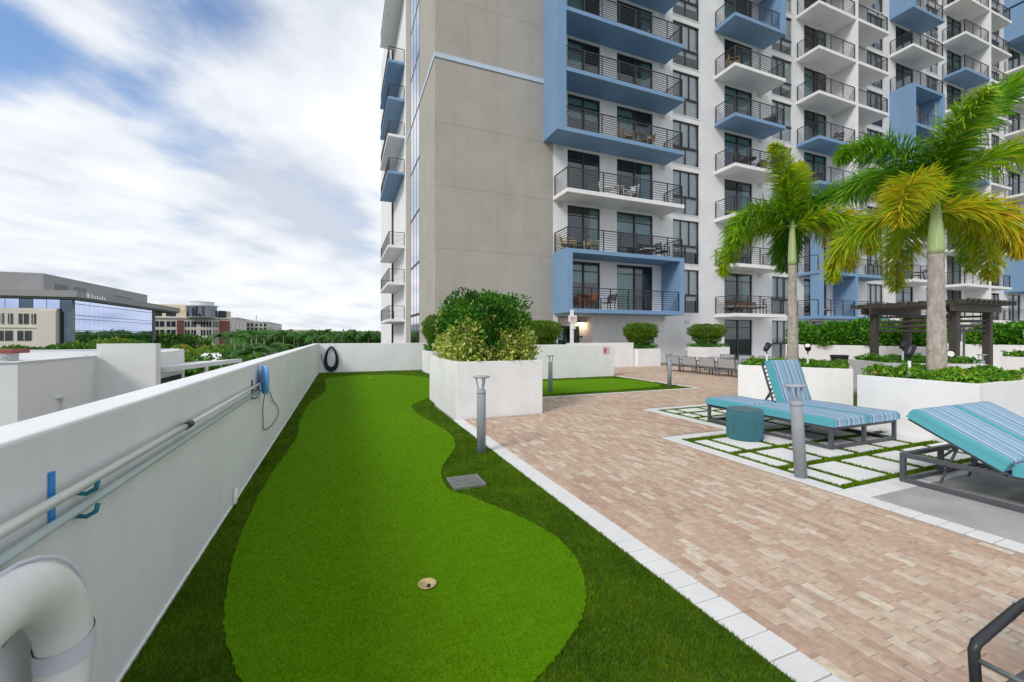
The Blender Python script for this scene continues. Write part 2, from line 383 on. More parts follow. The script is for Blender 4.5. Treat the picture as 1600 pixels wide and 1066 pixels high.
def inpoly(x, y, poly):
    c = np.zeros(len(x), bool); n = len(poly)
    for i in range(n):
        x1, y1 = poly[i]; x2, y2 = poly[(i + 1) % n]
        k = ((y1 > y) != (y2 > y)) & (x < (x2 - x1) * (y - y1) / (y2 - y1 + 1e-12) + x1); c ^= k
    return c
def smooth_poly(pts, k=5):
    out = []; n = len(pts); p = [np.array(q, float) for q in pts]
    for i in range(n):
        a, b, c, d = p[i - 1], p[i], p[(i + 1) % n], p[(i + 2) % n]
        for j in range(k):
            t = j / k; out.append(tuple(.5 * ((2 * b) + (c - a) * t + (2 * a - 5 * b + 4 * c - d) * t * t + (3 * b - a - 3 * c + d) * t ** 3)))
    return out
CAM = np.array([0, 0, 1.5]); FW = np.array([math.sin(YAW), math.cos(YAW), 0]); RT = np.array([math.cos(YAW), -math.sin(YAW), 0])

# ------------------------------------------------------------------ ground, deck, paving
GZ = -12.0
tag(MB().quad((-3000, -800, GZ), (3000, -800, GZ), (3000, 5000, GZ), (-3000, 5000, GZ)).build('ground', 'street_ground'), 'flat green city ground far below the deck', 'ground', kind='structure')
tag(MB().quad((-11, -60, GZ + .01), (-2.5, -60, GZ + .01), (-2.5, 700, GZ + .01), (-11, 700, GZ + .01)).build('road', 'road_asphalt'), 'asphalt street far below beside the deck', 'road', kind='structure')
tag(MB().box(-1.085, -9, GZ, 66, 19.74, -.05).build('deck', 'deck_base'), 'raised amenity deck carrying the terrace', 'deck', kind='structure')

FAR = 18.7
turf_poly = [(-.9, -3), (1.82, -3), (1.82, 9.3), (9.4, 9.3), (9.4, 13.1), (3.5, 13.1), (3.5, FAR), (-.9, FAR)]
turf = tag(MB().prism(turf_poly, -.05, .0).build('turf_base', 'fringe_base'), 'dark green turf backing around the putting green', 'turf', kind='structure')
gpts = [(-.4, 2.12), (-.51, 2.4), (-.59, 2.68), (-.65, 3.06), (-.69, 3.45), (-.72, 4.16), (-.71, 5.23), (-.64, 6.33), (-.63, 7.11), (-.70, 8.45), (-.66, 10.39), (-.46, 11.99), (-.46, 14.0), (-.55, 15.4), (-.32, 16.48), (.56, 16.91), (1.71, 16.73), (2.54, 15.84), (2.92, 14.22), (2.6, 12.0),
        (2.02, 10.3), (1.62, 9.66), (1.39, 9.19), (1.32, 8.55), (1.37, 7.82), (1.45, 7.06), (1.52, 6.42), (1.48, 5.85), (1.34, 5.36), (1.16, 4.98), (1.03, 4.65), (.96, 4.33), (.97, 3.98), (1.1, 3.77), (1.26, 3.43), (1.4, 3.06), (1.47, 2.75), (1.45, 2.45), (1.38, 2.24), (1.31, 2.1), (1.21, 1.96), (1.08, 1.85), (.96, 1.76), (.73, 1.65), (.3, 1.6), (-.15, 1.78)]
green_poly = [(x + rng.normal(0, .005), y + rng.normal(0, .005)) for x, y in smooth_poly(gpts, 9)]
green = tag(MB().prism(green_poly, .002, .012).build('putting_green', 'green_base'), 'light green close-cut putting green with a wavy outline', 'putting green', kind='structure')
g2 = smooth_poly([(4.0, 9.75), (6.5, 9.7), (8.6, 9.9), (9.15, 10.7), (9.1, 11.9), (8.2, 12.4), (6.3, 12.5), (4.2, 12.3), (3.6, 11)], 5)
tag(MB().prism(g2, .002, .012).build('putting_green', 'green_base'), 'small putting green behind the big planter', 'putting green', kind='structure')

def blades(poly, dens, h, w, holes, name, mat, dmin, dmax, z0, tint_fn, lean=.5):
    xs = [p[0] for p in poly]; ys = [p[1] for p in poly]
    A = (max(xs) - min(xs)) * (max(ys) - min(ys)); n = int(A * dens)
    x = rng.uniform(min(xs), max(xs), n); y = rng.uniform(min(ys), max(ys), n)
    d = (x * FW[0] + y * FW[1]); u = (x * RT[0] + y * RT[1]) / np.maximum(d, .1); d = d * rng.uniform(.72, 1.3, n)
    k = (d > dmin) & (d <= dmax) & (np.abs(u) < 1.35) & inpoly(x, y, poly)
    x, y = x[k], y[k]
    for hp in holes:
        k = ~inpoly(x, y, hp); x, y = x[k], y[k]
    n = len(x); a = rng.uniform(0, 6.283, n); hh = h * rng.uniform(.6, 1.15, n); ww = w * rng.uniform(.7, 1.3, n)
    la = rng.uniform(0, 6.283, n); ll = hh * lean * rng.uniform(0, 1.4, n)
    P = np.stack([x, y, np.full(n, z0)], 1); sd = np.stack([np.cos(a), np.sin(a), np.zeros(n)], 1) * ww[:, None]
    T = P + np.stack([np.cos(la) * ll, np.sin(la) * ll, hh], 1)
    return np.stack([P - sd, P + sd, T], 1).reshape(-1, 3), tint_fn(x, y, n)
def patchy(x, y, n):
    v = .5 + .22 * np.sin(x * 5.1 + 2 * np.sin(y * 3.3)) * np.sin(y * 4.3 + 1.7 * np.sin(x * 2.9)) + .12 * np.sin(x * 17 + y * 9) * np.sin(y * 14 - x * 6)
    return np.clip(v * .6 + rng.normal(.15, .16, n), 0, 1)
V, T = [], []
for dens, h, w, a, b in ((26000, .022, .0018, .6, 3.2), (11000, .023, .003, 3.2, 6), (3600, .024, .005, 6, 11), (900, .025, .012, 11, 20)):
    v, t = blades(turf_poly, dens, h, w, [green_poly, g2], 'x', 'x', a, b, 0, patchy); V.append(v); T.append(t)
tag(link('fringe_grass', np_mesh('fringe_grass', np.concatenate(V), 3, 'fringe_blade', np.concatenate(T))), 'longer dark artificial grass around the putting green', 'grass', kind='stuff')
def even(x, y, n): return np.clip(rng.normal(.45, .16, n) + .08 * np.sin(x * 3 + y * 2.2), 0, 1)
V, T = [], []
for dens, h, w, a, b in ((26000, .009, .0018, .6, 3), (9000, .010, .003, 3, 5.5), (2500, .010, .005, 5.5, 11), (900, .010, .009, 11, 22)):
    v, t = blades(green_poly, dens, h, w, [], 'x', 'x', a, b, .011, even); V.append(v); T.append(t)
tag(link('green_grass', np_mesh('green_grass', np.concatenate(V), 3, 'green_blade', np.concatenate(T))), 'short artificial grass pile of the putting green', 'grass', kind='stuff')

# bricks: running bond, long side along y
brick_regions = [(2.02, -3, 4.37, 4.93), (2.02, 4.93, 5.70, 7.35), (3.64, 7.35, 9.0, 9.22), (5.7, 6.98, 9.0, 7.35), (9.0, 6.9, 18.4, 9.22), (9.62, 9.22, 18.4, 16.6)]
paving = tag(MB().prism([(2.02, -3), (4.37, -3), (4.37, 4.93), (5.7, 4.93), (5.7, 6.98), (18.4, 6.98), (18.4, 18.4), (9.45, 18.4), (9.45, 9.25), (3.6, 9.25), (3.6, 7.35), (2.02, 7.35)], -.05, -.006).build('brick_paving', 'sand_joint'),
             'tan and pink clay brick terrace paving', 'paving', kind='structure')
paving['_loc'] = (0, 0, 0)
BW, BL, J = .068, .176, .006
def in_paving(x, y): return inpoly(x, y, [(2.03, -3), (4.36, -3), (4.36, 4.93), (5.7, 4.93), (5.7, 6.98), (18.4, 6.98), (18.4, 18.4), (9.45, 18.4), (9.45, 9.25), (3.6, 9.25), (3.6, 7.35), (2.03, 7.35)])
cells = []
nx = int((18.4 - 2.02) / BW)
gx, gy = np.meshgrid(np.arange(nx), np.arange(int(21.4 / BL) + 1), indexing='ij')
offs = rng.uniform(0, 1, nx)
bx = 2.02 + (gx.ravel() + .5) * BW; by = -3 + (gy.ravel() + offs[gx.ravel()]) * BL
k = in_paving(bx, by) & in_paving(bx, by - BL * .45) & in_paving(bx, by + BL * .45); bx, by = bx[k], by[k]
d = bx * FW[0] + by * FW[1]; u = (bx * RT[0] + by * RT[1]) / np.maximum(d, .05); v = 1.5 / np.maximum(d, .05)
vis = (d > .5) & (np.abs(u) < 1.4); bx, by, d, u, v = bx[vis], by[vis], d[vis], u[vis], v[vis]
btint = np.clip(rng.beta(2.0, 2.4, len(bx)) + .12 * np.sin(bx * 2.1 + by) * np.sin(by * 1.4), 0, 1)
pale = rng.uniform(0, 1, len(bx)) < .11; btint[pale] = rng.uniform(.85, 1, pale.sum())
inframe = (np.abs(u) < 1.2) & (v < .80)
order = np.argsort(np.where(inframe, d, 1e6)); big = np.zeros(len(bx), bool); big[order[:300]] = True
def brick_mesh(t, i):
    w, l, h, c = BW / 2 - J / 2, BL / 2 - J / 2, .0, .004
    vv = [(-w, -l, -.03), (w, -l, -.03), (w, l, -.03), (-w, l, -.03), (-w, -l, -c), (w, -l, -c), (w, l, -c), (-w, l, -c), (-w + c, -l + c, 0), (w - c, -l + c, 0), (w - c, l - c, 0), (-w + c, l - c, 0)]
    ff = [(0, 1, 5, 4), (1, 2, 6, 5), (2, 3, 7, 6), (3, 0, 4, 7), (4, 5, 9, 8), (5, 6, 10, 9), (6, 7, 11, 10), (7, 4, 8, 11), (8, 9, 10, 11)]
    me = bpy.data.meshes.new('brick'); me.from_pydata(vv, [], ff); me.materials.append(MATS['brick'])
    a = me.attributes.new('tint', 'FLOAT', 'FACE'); a.data.foreach_set('value', [t] * len(ff)); return me
variants = [brick_mesh(i / 15, i) for i in range(16)]
for i in np.where(big)[0]:
    o = link('brick', variants[int(round(btint[i] * 15))], paving, (bx[i], by[i], rng.uniform(-.004, .002)))
    o.rotation_euler = (rng.normal(0, .006), rng.normal(0, .01), rng.normal(0, .008))
rest = np.where(~big)[0]; n = len(rest)
w, l, c = BW / 2 - J / 2, BL / 2 - J / 2, .004
tmpl = np.array([[(-w, -l, -c), (w, -l, -c), (w - c, -l + c, 0), (-w + c, -l + c, 0)], [(w, -l, -c), (w, l, -c), (w - c, l - c, 0), (w - c, -l + c, 0)],
                 [(w, l, -c), (-w, l, -c), (-w + c, l - c, 0), (w - c, l - c, 0)], [(-w, l, -c), (-w, -l, -c), (-w + c, -l + c, 0), (-w + c, l - c, 0)],
                 [(-w + c, -l + c, 0), (w - c, -l + c, 0), (w - c, l - c, 0), (-w + c, l - c, 0)]]).reshape(-1, 3)
V = tmpl[None] + np.stack([bx[rest], by[rest], rng.uniform(-.0025, .0015, n)], 1)[:, None, :]
tag(link('brick_field', np_mesh('brick_field', V.reshape(-1, 3), 4, 'brick', np.repeat(btint[rest], 5)), paving), kind='stuff')

# white borders: each kerb stone
border = tag(MB().box(1.822, -3, -.05, 2.018, 7.38, -.008).build('border', 'sand_joint'), 'pale stone border strip between turf and bricks', 'border', kind='structure'); border['_loc'] = (0, 0, 0)
st = MB().box(-.096, -.0715, -.03, .096, .0715, .004).mesh('border_stone', 'border_stone')
for i in range(int(10.38 / .15)):
    link('border_stone', st, border, (1.92 + rng.normal(0, .001), -2.925 + i * .15, rng.normal(0, .0008)), bevel=.004, seg=1)
pb = MB()
for a in ((4.372, -3, 4.552, 4.93), (4.552, 4.76, 5.70, 4.93), (5.702, 4.93, 5.90, 6.98), (5.9, 6.82, 9.0, 6.98), (4.552, 2.38, 8.2, 2.6), (3.64, 9.222, 9.6, 9.302), (9.405, 9.302, 9.6, 13.1)):
    pb.box(a[0], a[1], -.05, a[2], a[3], -.008)
pborder = tag(pb.build('patio_border', 'sand_joint'), 'white stone border framing the lounger patio', 'border', kind='structure'); pborder['_loc'] = (0, 0, 0)
def stones(x0, y0, x1, y1, n, alongx):
    for i in range(n):
        if alongx: a, b = x0 + (x1 - x0) * i / n, x0 + (x1 - x0) * (i + 1) / n; m = MB().box(a + .0035, y0, -.03, b - .0035, y1, .003)
        else: a, b = y0 + (y1 - y0) * i / n, y0 + (y1 - y0) * (i + 1) / n; m = MB().box(x0, a + .0035, -.03, x1, b - .0035, .003)
        m.build('border_stone', 'border_stone', pborder, bevel=.004, seg=1)
stones(4.374, .9, 4.55, 4.93, 26, False); stones(4.556, 4.764, 5.70, 4.926, 6, True); stones(5.706, 4.93, 5.90, 6.98, 10, False)
stones(5.904, 6.824, 9.0, 6.978, 10, True); stones(4.556, 2.384, 8.2, 2.6, 14, True); stones(3.64, 9.225, 9.6, 9.30, 20, True); stones(9.41, 9.304, 9.6, 13.1, 12, False)
tag(MB().box(4.552, -3, -.05, 9.5, 2.378, .0).build('concrete_pad', 'concrete'), 'grey weathered concrete pad under a lounger', 'pad', kind='structure')
# patio slabs with grass joints
patio = tag(MB().prism([(4.556, 2.604), (13, 2.604), (13, 6.82), (5.904, 6.82), (5.904, 4.76), (4.556, 4.76)], -.05, -.014).build('patio', 'fringe_base'), 'lounger patio of white slabs with grass joints', 'patio', kind='structure'); patio['_loc'] = (0, 0, 0)
holes = []
cols = [(4.655, 4.87), (4.985, 5.46), (5.585, 6.09), (6.215, 6.72), (6.84, 7.32), (7.44, 7.9)]
rows = [(2.70, 3.23), (3.36, 3.88), (4.0, 4.58)]
def slab(a, b, c_, d_):
    holes.append([(a, c_), (b, c_), (b, d_), (a, d_)])
    MB().box(a, c_, -.04, b, d_, rng.uniform(.0, .004)).build('slab', 'slab_white', patio, bevel=.005, seg=1)
for a, b in cols:
    for c_, d_ in rows: slab(a, b, c_, d_)
for a, b in [(6.02, 6.22), (6.34, 6.84), (6.96, 7.46), (7.58, 8.1), (8.22, 8.7)]:
    for c_, d_ in [(4.72, 5.2), (5.32, 5.84), (5.96, 6.28), (6.40, 6.7)]: slab(a, b, c_, d_)
v1, t1 = blades([(4.57, 2.62), (8.0, 2.62), (8.0, 6.81), (5.92, 6.81), (5.92, 4.75), (4.57, 4.75)], 6000, .026, .005, holes, 'x', 'x', 1, 12, -.014, patchy)
tag(link('joint_grass', np_mesh('joint_grass', v1, 3, 'fringe_blade', np.clip(t1 + .1, 0, 1))), 'green grass strips between the white patio slabs', 'grass', kind='stuff')

# ------------------------------------------------------------------ parapet and low walls
w = thing('parapet_wall', 'long white parapet wall along the edge of the putting green', 'wall', (-1, 8, 0))
MB().box(-1.085, -3, -.2, -.9, FAR + .18, 1.193).build('wall_body', 'parapet_render', w, bevel=.012)
MB().box(-.9, -3, .001, -.889, FAR, .018).build('base_strip', 'white_render', w)
w = thing('parapet_wall', 'white parapet wall closing the end of the putting green under the coiled hose', 'wall', (1.3, FAR, 0))
MB().box(-.899, FAR, -.2, 4.0, FAR + .18, 1.19).build('wall_body', 'parapet_render', w, bevel=.012)
w = thing('low_wall', 'low white wall behind the small putting green, red notice on it', 'wall', (7, 13.2, 0))
MB().box(4.6, 13.1, -.1, 9.38, 13.3, 1.19).build('wall_body', 'planter_white', w, bevel=.01)
w = thing('low_wall', 'low white ramp wall beside the entrance door', 'wall', (11.5, 17, 0))
MB().box(9.6, 16.95, -.1, 13.3, 17.13, 1.17).build('wall_body', 'planter_white', w, bevel=.01)

# ------------------------------------------------------------------ apartment tower
TW = thing('apartment_tower', 'tall white and grey apartment tower with blue framed balconies', 'building', (35, 22, GZ))
F = 19.5
def zf(k): return 2.65 + 2.95 * k
TOP = 38.0
mods = []
ops = [(11.03, 13.05, 'd', 0, 7), (14.16, 16.64, 'd', 0, 7), (18.12, 20.17, 'w', 0, 7)]
for mi, kx in ((0, 9), (1, 11), (2, 11)):
    o = mi * 18.35
    ops += [(22.25 + o, 24.71 + o, 'd', -1, kx), (26.53 + o, 28.52 + o, 'w', -1, kx)]
    if mi < 2: ops += [(29.74 + o, 32.17 + o, 'd', -1, kx), (33.4 + o, 35.4 + o, 'd', -1, kx), (36.88 + o, 38.98 + o, 'w', -1, kx)]
ops.sort()
wl = MB(); X0, X1 = 10.17, 66.0
for k in range(-1, 12):
    a, b = zf(k) + .24, zf(k) + 2.83
    if k == -1: a = -.05
    row = [o for o in ops if o[3] <= k <= o[4]]
    x = X0 if k > -1 else 12.9
    for o in row:
        wl.box(x, F, a, o[0], F + .25, b); x = o[1]
    wl.box(x, F, a, X1, F + .25, b)
    wl.box(X0, F, b, X1, F + .25, (zf(k + 1) + .24) if k < 11 else TOP)
# entrance recess on the left of the ground level
wl.box(10.17, F, -.05, 10.45, F + .25, zf(-1) + 2.83); wl.box(12.6, F, -.05, 12.9, F + 1.2, zf(-1) + 2.83)
wl.box(10.45, F + 1.0, 2.05, 12.6, F + 1.2, zf(-1) + 2.83); wl.box(10.2, F + .25, -.05, 10.45, F + 1.2, zf(-1) + 2.83); wl.box(12.35, F + 1.0, -.05, 12.6, F + 1.2, 2.05)
wl.build('wall', 'white_render', TW)
# dark core that closes the building behind the rooms
MB().box(4.9, 21.7, GZ, 66, 60, TOP).build('core', 'white_render', TW)
# grey corner block: panels with recessed joints
MB().box(4.04, F + .010, GZ, 10.16, F + .30, TOP).build('joint_backing', 'grey_render', TW)
for k in range(-5, 12):
    for a, b in ((4.0, 7.06), (7.066, 10.168)):
        MB().box(a, F, zf(k) + .006, b, F + .009, zf(k + 1) - .004).build('wall_panel', 'grey_render', TW)
    MB().box(4.0, F + .0095, zf(k) + .006, 4.03, 23.75, zf(k + 1) - .004).build('wall_panel', 'grey_render', TW)
    MB().box(4.0, 27.0, zf(k) + .006, 4.03, 29.2, zf(k + 1) - .004).build('wall_panel', 'grey_render', TW)
MB().box(4.012, F + .301, GZ, 4.3, 23.75, TOP).box(4.012, 27.0, GZ, 4.3, 29.15, TOP).box(4.1, 23.751, GZ, 4.3, 26.999, TOP).build('joint_backing', 'grey_render', TW)
MB().box(3.965, F - .04, 14.5, 9.62, F - .001, 14.72).build('trim_band', 'pale_blue', TW)
for ya, yb in ((F - .001, 23.74), (27.01, 29.2)): MB().box(3.965, ya, 14.5, 3.999, yb, 14.72).build('trim_band', 'pale_blue', TW)
MB().box(4.65, 29.2, GZ, 4.95, 43.0, TOP).build('side_wall', 'white_render', TW)
MB().box(4.3, 29.0, GZ, 4.7, 29.25, TOP).build('side_return', 'white_render', TW)
strip_f = MB(); strip_p = MB()
for y in (23.75, 24.8, 25.9, 26.95): strip_f.box(-.008, y - 23.75, 0, .03, y - 23.75 + .05, 2.95)
strip_f.box(-.012, 0, 0, .04, 3.25, .12)
sfm = strip_f.mesh('frame', 'rail_metal'); spm = MB().box(.0, .05, .16, .02, 3.2, 2.95).mesh('pane', 'strip_glass')
def off(p): return (p[0] - 35, p[1] - 22, p[2] - GZ)
for k in range(-1, 9):
    wv = link('window', spm, TW, off((4.0, 23.75, zf(k)))); link('frame', sfm, wv)
# window and door kinds
wfr, wpn = MB(), MB()
W_, H_ = 2.05, 2.59
def frame_rect(m, x0, z0, x1, z1, t=.05, y0=.06, y1=.13):
    m.box(x0, y0, z0, x0 + t, y1, z1); m.box(x1 - t, y0, z0, x1, y1, z1); m.box(x0 + t, y0, z0, x1 - t, y1, z0 + t); m.box(x0 + t, y0, z1 - t, x1 - t, y1, z1)
frame_rect(wfr, 0, 0, W_, H_)
wfr.box(.05, .061, 1.0, W_ - .05, .129, 1.12)
for x in (.64, 1.30): wfr.box(x, .062, 1.12, x + .05, .128, H_ - .05)
wfr.box(1.0, .062, .05, 1.06, .128, 1.0)
wframe = wfr.mesh('frame', 'rail_metal'); wpane = MB().quad((.05, .095, .05), (W_ - .05, .095, .05), (W_ - .05, .095, H_ - .05), (.05, .095, H_ - .05)).mesh('pane', 'pane_glass')
def room_mesh(w, h, dp):
    m = MB(); x0, x1, y0, y1 = -.25, w + .25, .251, dp
    m.quad((x0, y1, -.1), (x1, y1, -.1), (x1, y1, h + .12), (x0, y1, h + .12)); m.quad((x0, y0, -.1), (x0, y1, -.1), (x0, y1, h + .12), (x0, y0, h + .12))
    m.quad((x1, y1, -.1), (x1, y0, -.1), (x1, y0, h + .12), (x1, y1, h + .12)); m.quad((x0, y0, h + .12), (x0, y1, h + .12), (x1, y1, h + .12), (x1, y0, h + .12)); m.quad((x0, y1, -.1), (x0, y0, -.1), (x1, y0, -.1), (x1, y1, -.1))
    return m.mesh('room', 'room')
wroom = room_mesh(W_, H_, 1.9)
def curtain(x0, x1, z0, z1, y=.17, amp=.025):
    m = MB(); n = max(6, int((x1 - x0) / .04)); i0 = 0
    for i in range(n + 1):
        x = x0 + (x1 - x0) * i / n; yy = y + amp * math.sin(i * 1.9) + amp * .5 * math.sin(i * .83); m.v += [(x, yy, z0), (x, yy, z1)]
    for i in range(n): m.f.append((2 * i, 2 * i + 2, 2 * i + 3, 2 * i + 1))
    return m
cw = [curtain(.05, 2.0, .06, 2.55, .18, .012).mesh('curtain', 'curtain'), curtain(.05, 2.0, 1.1, 2.55, .18, .006).mesh('curtain', 'curtain'), curtain(.05, 1.1, .06, 2.55).mesh('curtain', 'curtain'), curtain(.7, 2.0, .06, 2.55, .18, .01).mesh('curtain', 'curtain'), curtain(.05, 2.0, .75, 2.55, .18, .006).mesh('curtain', 'curtain')]
def door_kit(w):
    f = MB(); frame_rect(f, 0, 0, w, H_, .06); f.box(w / 2 - .05, .055, .06, w / 2 + .05, .135, H_ - .06); f.box(.06, .062, H_ - .52, w - .06, .128, H_ - .48)
    return (f.mesh('frame', 'rail_metal'), MB().quad((.06, .095, .06), (w - .06, .095, .06), (w - .06, .095, H_ - .06), (.06, .095, H_ - .06)).mesh('pane', 'pane_dark'), room_mesh(w, H_, 1.9),
            [curtain(.08, w * .5, .06, 2.5).mesh('curtain', 'curtain'), curtain(w * .72, w - .08, .06, 2.5).mesh('curtain', 'curtain'), curtain(.08, w - .08, 1.5, 2.5, .18, .008).mesh('curtain', 'curtain')])
kits = {}
for (a, b, t, k0, k1) in ops:
    for k in range(k0, k1 + 1):
        z = zf(k) + .24
        if t == 'w':
            o = link('window', wframe, TW, off((a, F, z)))
            link('pane', wpane, o); link('room', wroom, o)
            c = random.choice([0, 0, 4, 4, 4, 2, 3])
            if c is not None: link('curtain', cw[c], o)
        else:
            w_ = round(b - a, 2)
            if w_ not in kits: kits[w_] = door_kit(w_)
            f, p, rm, cs = kits[w_]
            o = link('sliding_door', f, TW, off((a, F, z))); link('pane', p, o); link('room', rm, o)
            c = random.choice([0, 1, 2, None, 1, 2, None])
            if c is not None: link('curtain', cs[c], o)
# window heads: thin white sills under each window
sill = MB().box(-.04, -.03, -.05, W_ + .04, .02, 0).mesh('window_sill', 'white_render')
for (a, b, t, k0, k1) in ops:
    if t == 'w':
        for k in range(max(0, k0), k1 + 1): link('window_sill', sill, TW, off((a, F, zf(k) + .235)))
# entrance door
o = MB().box(10.5, F + 1.0, 0, 10.56, F + 1.08, 2.0).box(12.29, F + 1.0, 0, 12.35, F + 1.08, 2.0).box(10.56, F + 1.0, 1.94, 12.29, F + 1.08, 2.0).box(11.35, F + 1.0, 0, 11.45, F + 1.08, 1.94).box(10.56, F + 1.0, 0, 11.35, F + 1.08, .2).box(11.45, F + 1.0, 0, 12.29, F + 1.08, .2).build('entrance_door', 'rail_metal', TW)
o['_loc'] = TW['_loc']
MB().box(10.56, F + 1.03, .2, 12.29, F + 1.045, 1.94).build('pane', 'pane_dark', o)

# balconies
D = 1.5; YB = F - D
def rail_mesh(x0, x1, y0, y1, left=True, right=True):
    m = MB(); h = 1.07; t = .022
    zs = [.11 + i * .115 for i in range(8)]
    def run(p, q):
        L_ = math.dist(p, q); n = max(1, round(L_ / 1.1))
        for i in range(n + 1):
            x, y = p[0] + (q[0] - p[0]) * i / n, p[1] + (q[1] - p[1]) * i / n; m.box(x - .022, y - .022, 0, x + .022, y + .022, h - .045)
        for z in zs: m.bar((p[0], p[1], z), (q[0], q[1], z), .02, .024)
        m.bar((p[0], p[1], h - .02), (q[0], q[1], h - .02), .05, .045)
    run((x0, y0), (x1, y0))
    if left: run((x0, y0 + .026), (x0, y1))
    if right: run((x1, y0 + .026), (x1, y1))
    return m.mesh('railing', 'rail_metal')
bal_cache = {}
def balcony(x0, x1, k, blue, left=True, right=True, y0=YB, y1=F, inset=.09):
    key = (round(x1 - x0, 2), blue, left, right)
    if key not in bal_cache:
        w = x1 - x0
        sl = MB().box(0, 0, 0, w, y1 - y0 - .001, .2); 
        bal_cache[key] = (sl.mesh('balcony', 'blue_paint' if blue else 'white_render'), rail_mesh(inset if left else .02, w - inset if right else w - .02, inset, y1 - y0 - .03, left, right))
    s_, r_ = bal_cache[key]
    o = link('balcony', s_, TW, off((x0, y0, zf(k)))); link('railing', r_, o, (0, 0, .2)); return o
def fin(x0, x1, y0, y1, z0, z1, col='blue_paint', name='fin_wall'): MB().box(x0, y0, z0, x1, y1, z1).build(name, col, TW)
blueA = {0: 1, 1: 1, 3: 1, 4: 1, 5: 1, 6: 1, 7: 1}
for k in range(0, 8):
    box = k >= 3
    xa = 10.12 if box else (10.47 if k == 0 else 10.17)
    xb = 17.55 if k != 0 else 17.25
    if k == 1: balcony(10.17, 17.55, 1, 1)
    else: balcony(xa, xb, k, k in blueA, left=not box and k != 0, right=k != 0)
fin(9.6, 10.118, YB, F - .001, zf(3), TOP)                                  # tall blue box on the corner
fin(10.17, 10.468, YB, F - .001, zf(0), zf(1) - .001); fin(17.252, 17.55, YB, F - .001, zf(0), zf(1) - .001)
blues = {(0, 'B'): {4, 6, 8}, (1, 'B'): {4, 5, 6, 8, 9}, (2, 'B'): {1, 2, 3, 9, 10}, (0, 'C'): {0, 1, 3, 4}, (1, 'C'): {7, 4}, (0, 'D'): {0, 1, 4}, (1, 'D'): set()}
for mi, kx in ((0, 9), (1, 11), (2, 11)):
    o = mi * 18.35
    for k in range(0, kx + 1):
        balcony(21.40 + o, 25.76 + o, k, k in blues[(mi, 'B')])
        if mi < 2:
            balcony(28.93 + o, 32.85 + o, k, k in blues[(mi, 'C')], True, False)
            balcony(33.08 + o, 36.73 + o, k, k in blues[(mi, 'D')], False, True)
    if mi < 2:
        if mi == 0:
            fin(32.852, 33.078, YB, F - .001, zf(0), zf(2)); fin(32.852, 33.078, YB, F - .001, zf(2) + .001, TOP, 'white_render')
        else: fin(32.852 + o, 33.078 + o, YB, F - .001, zf(0), TOP, 'white_render')
for k in (0, 1): fin(29.0, 29.42, YB - .004, YB + .6, zf(k) + .2, zf(k + 1) - .001)
fin(25.30, 25.757, YB - .004, F - .002, zf(6) + .2, zf(8) - .001)
for k in (4, 5): fin(21.40 + 18.35, 21.75 + 18.35, YB - .004, F - .002, zf(k) + .2, zf(k + 1) - .001); fin(25.45 + 18.35, 25.757 + 18.35, YB - .004, F - .002, zf(k) + .2, zf(k + 1) - .001)
fin(21.40 + 18.35, 21.75 + 18.35, YB - .004, F - .002, zf(8) + .2, zf(11))
for k in (1, 2): fin(21.40 + 36.7, 21.75 + 36.7, YB - .004, F - .002, zf(k) + .2, zf(k + 1) - .001)
fin(21.40 + 36.7, 21.75 + 36.7, YB - .004, F - .002, zf(9) + .2, TOP)
# side balconies round the corner
sb = {}
for k, blue in ((0, 0), (1, 0), (2, 0), (4, 1), (5, 0), (6, 1), (7, 1), (9, 0)):
    if blue not in sb: sb[blue] = MB().box(0, 0, 0, 1.299, 7.6, .2).mesh('balcony', 'blue_paint' if blue else 'white_render')
    if 'r' not in sb:
        m = MB(); h = 1.07
        def run(p, q):
            n = max(1, round(math.dist(p, q) / 1.1))
            for i in range(n + 1): x, y = p[0] + (q[0] - p[0]) * i / n, p[1] + (q[1] - p[1]) * i / n; m.box(x - .022, y - .022, 0, x + .022, y + .022, h - .045)
            for i in range(9): m.bar((p[0], p[1], .1 + i * .098), (q[0], q[1], .1 + i * .098), .016, .018)
            m.bar((p[0], p[1], h - .02), (q[0], q[1], h - .02), .05, .045)
        run((.08, .08), (.08, 7.5)); run((.106, .08), (1.27, .08)); run((.106, 7.5), (1.27, 7.5)); sb['r'] = m.mesh('railing', 'rail_metal')
    o = link('balcony', sb[blue], TW, off((3.35, 34.6, zf(k)))); link('railing', sb['r'], o, (0, 0, .2))
MB().tube([(4.55, 42.6, GZ), (4.55, 42.6, 30)], .09, 10).build('downpipe', 'rail_metal', TW, smooth=True)
# small wall vents under balcony ends
vent = MB().box(-.16, -.03, -.11, .16, .0, .11)
for i in range(4): vent.box(-.14, -.04, -.09 + i * .05, .14, -.03, -.07 + i * .05)
vm = vent.mesh('wall_vent', 'roof_white')
for k in range(0, 8):
    for x in (17.35,) + ((10.6,) if k in (2, 3) else ()): link('wall_vent', vm, TW, off((x, F, zf(k) - .18)))
for k in range(1, 9): link('wall_vent', vm, TW, off((25.35, F, zf(k) - .18)))
link('wall_vent', vm, TW, off((19.2, F, 2.35)))

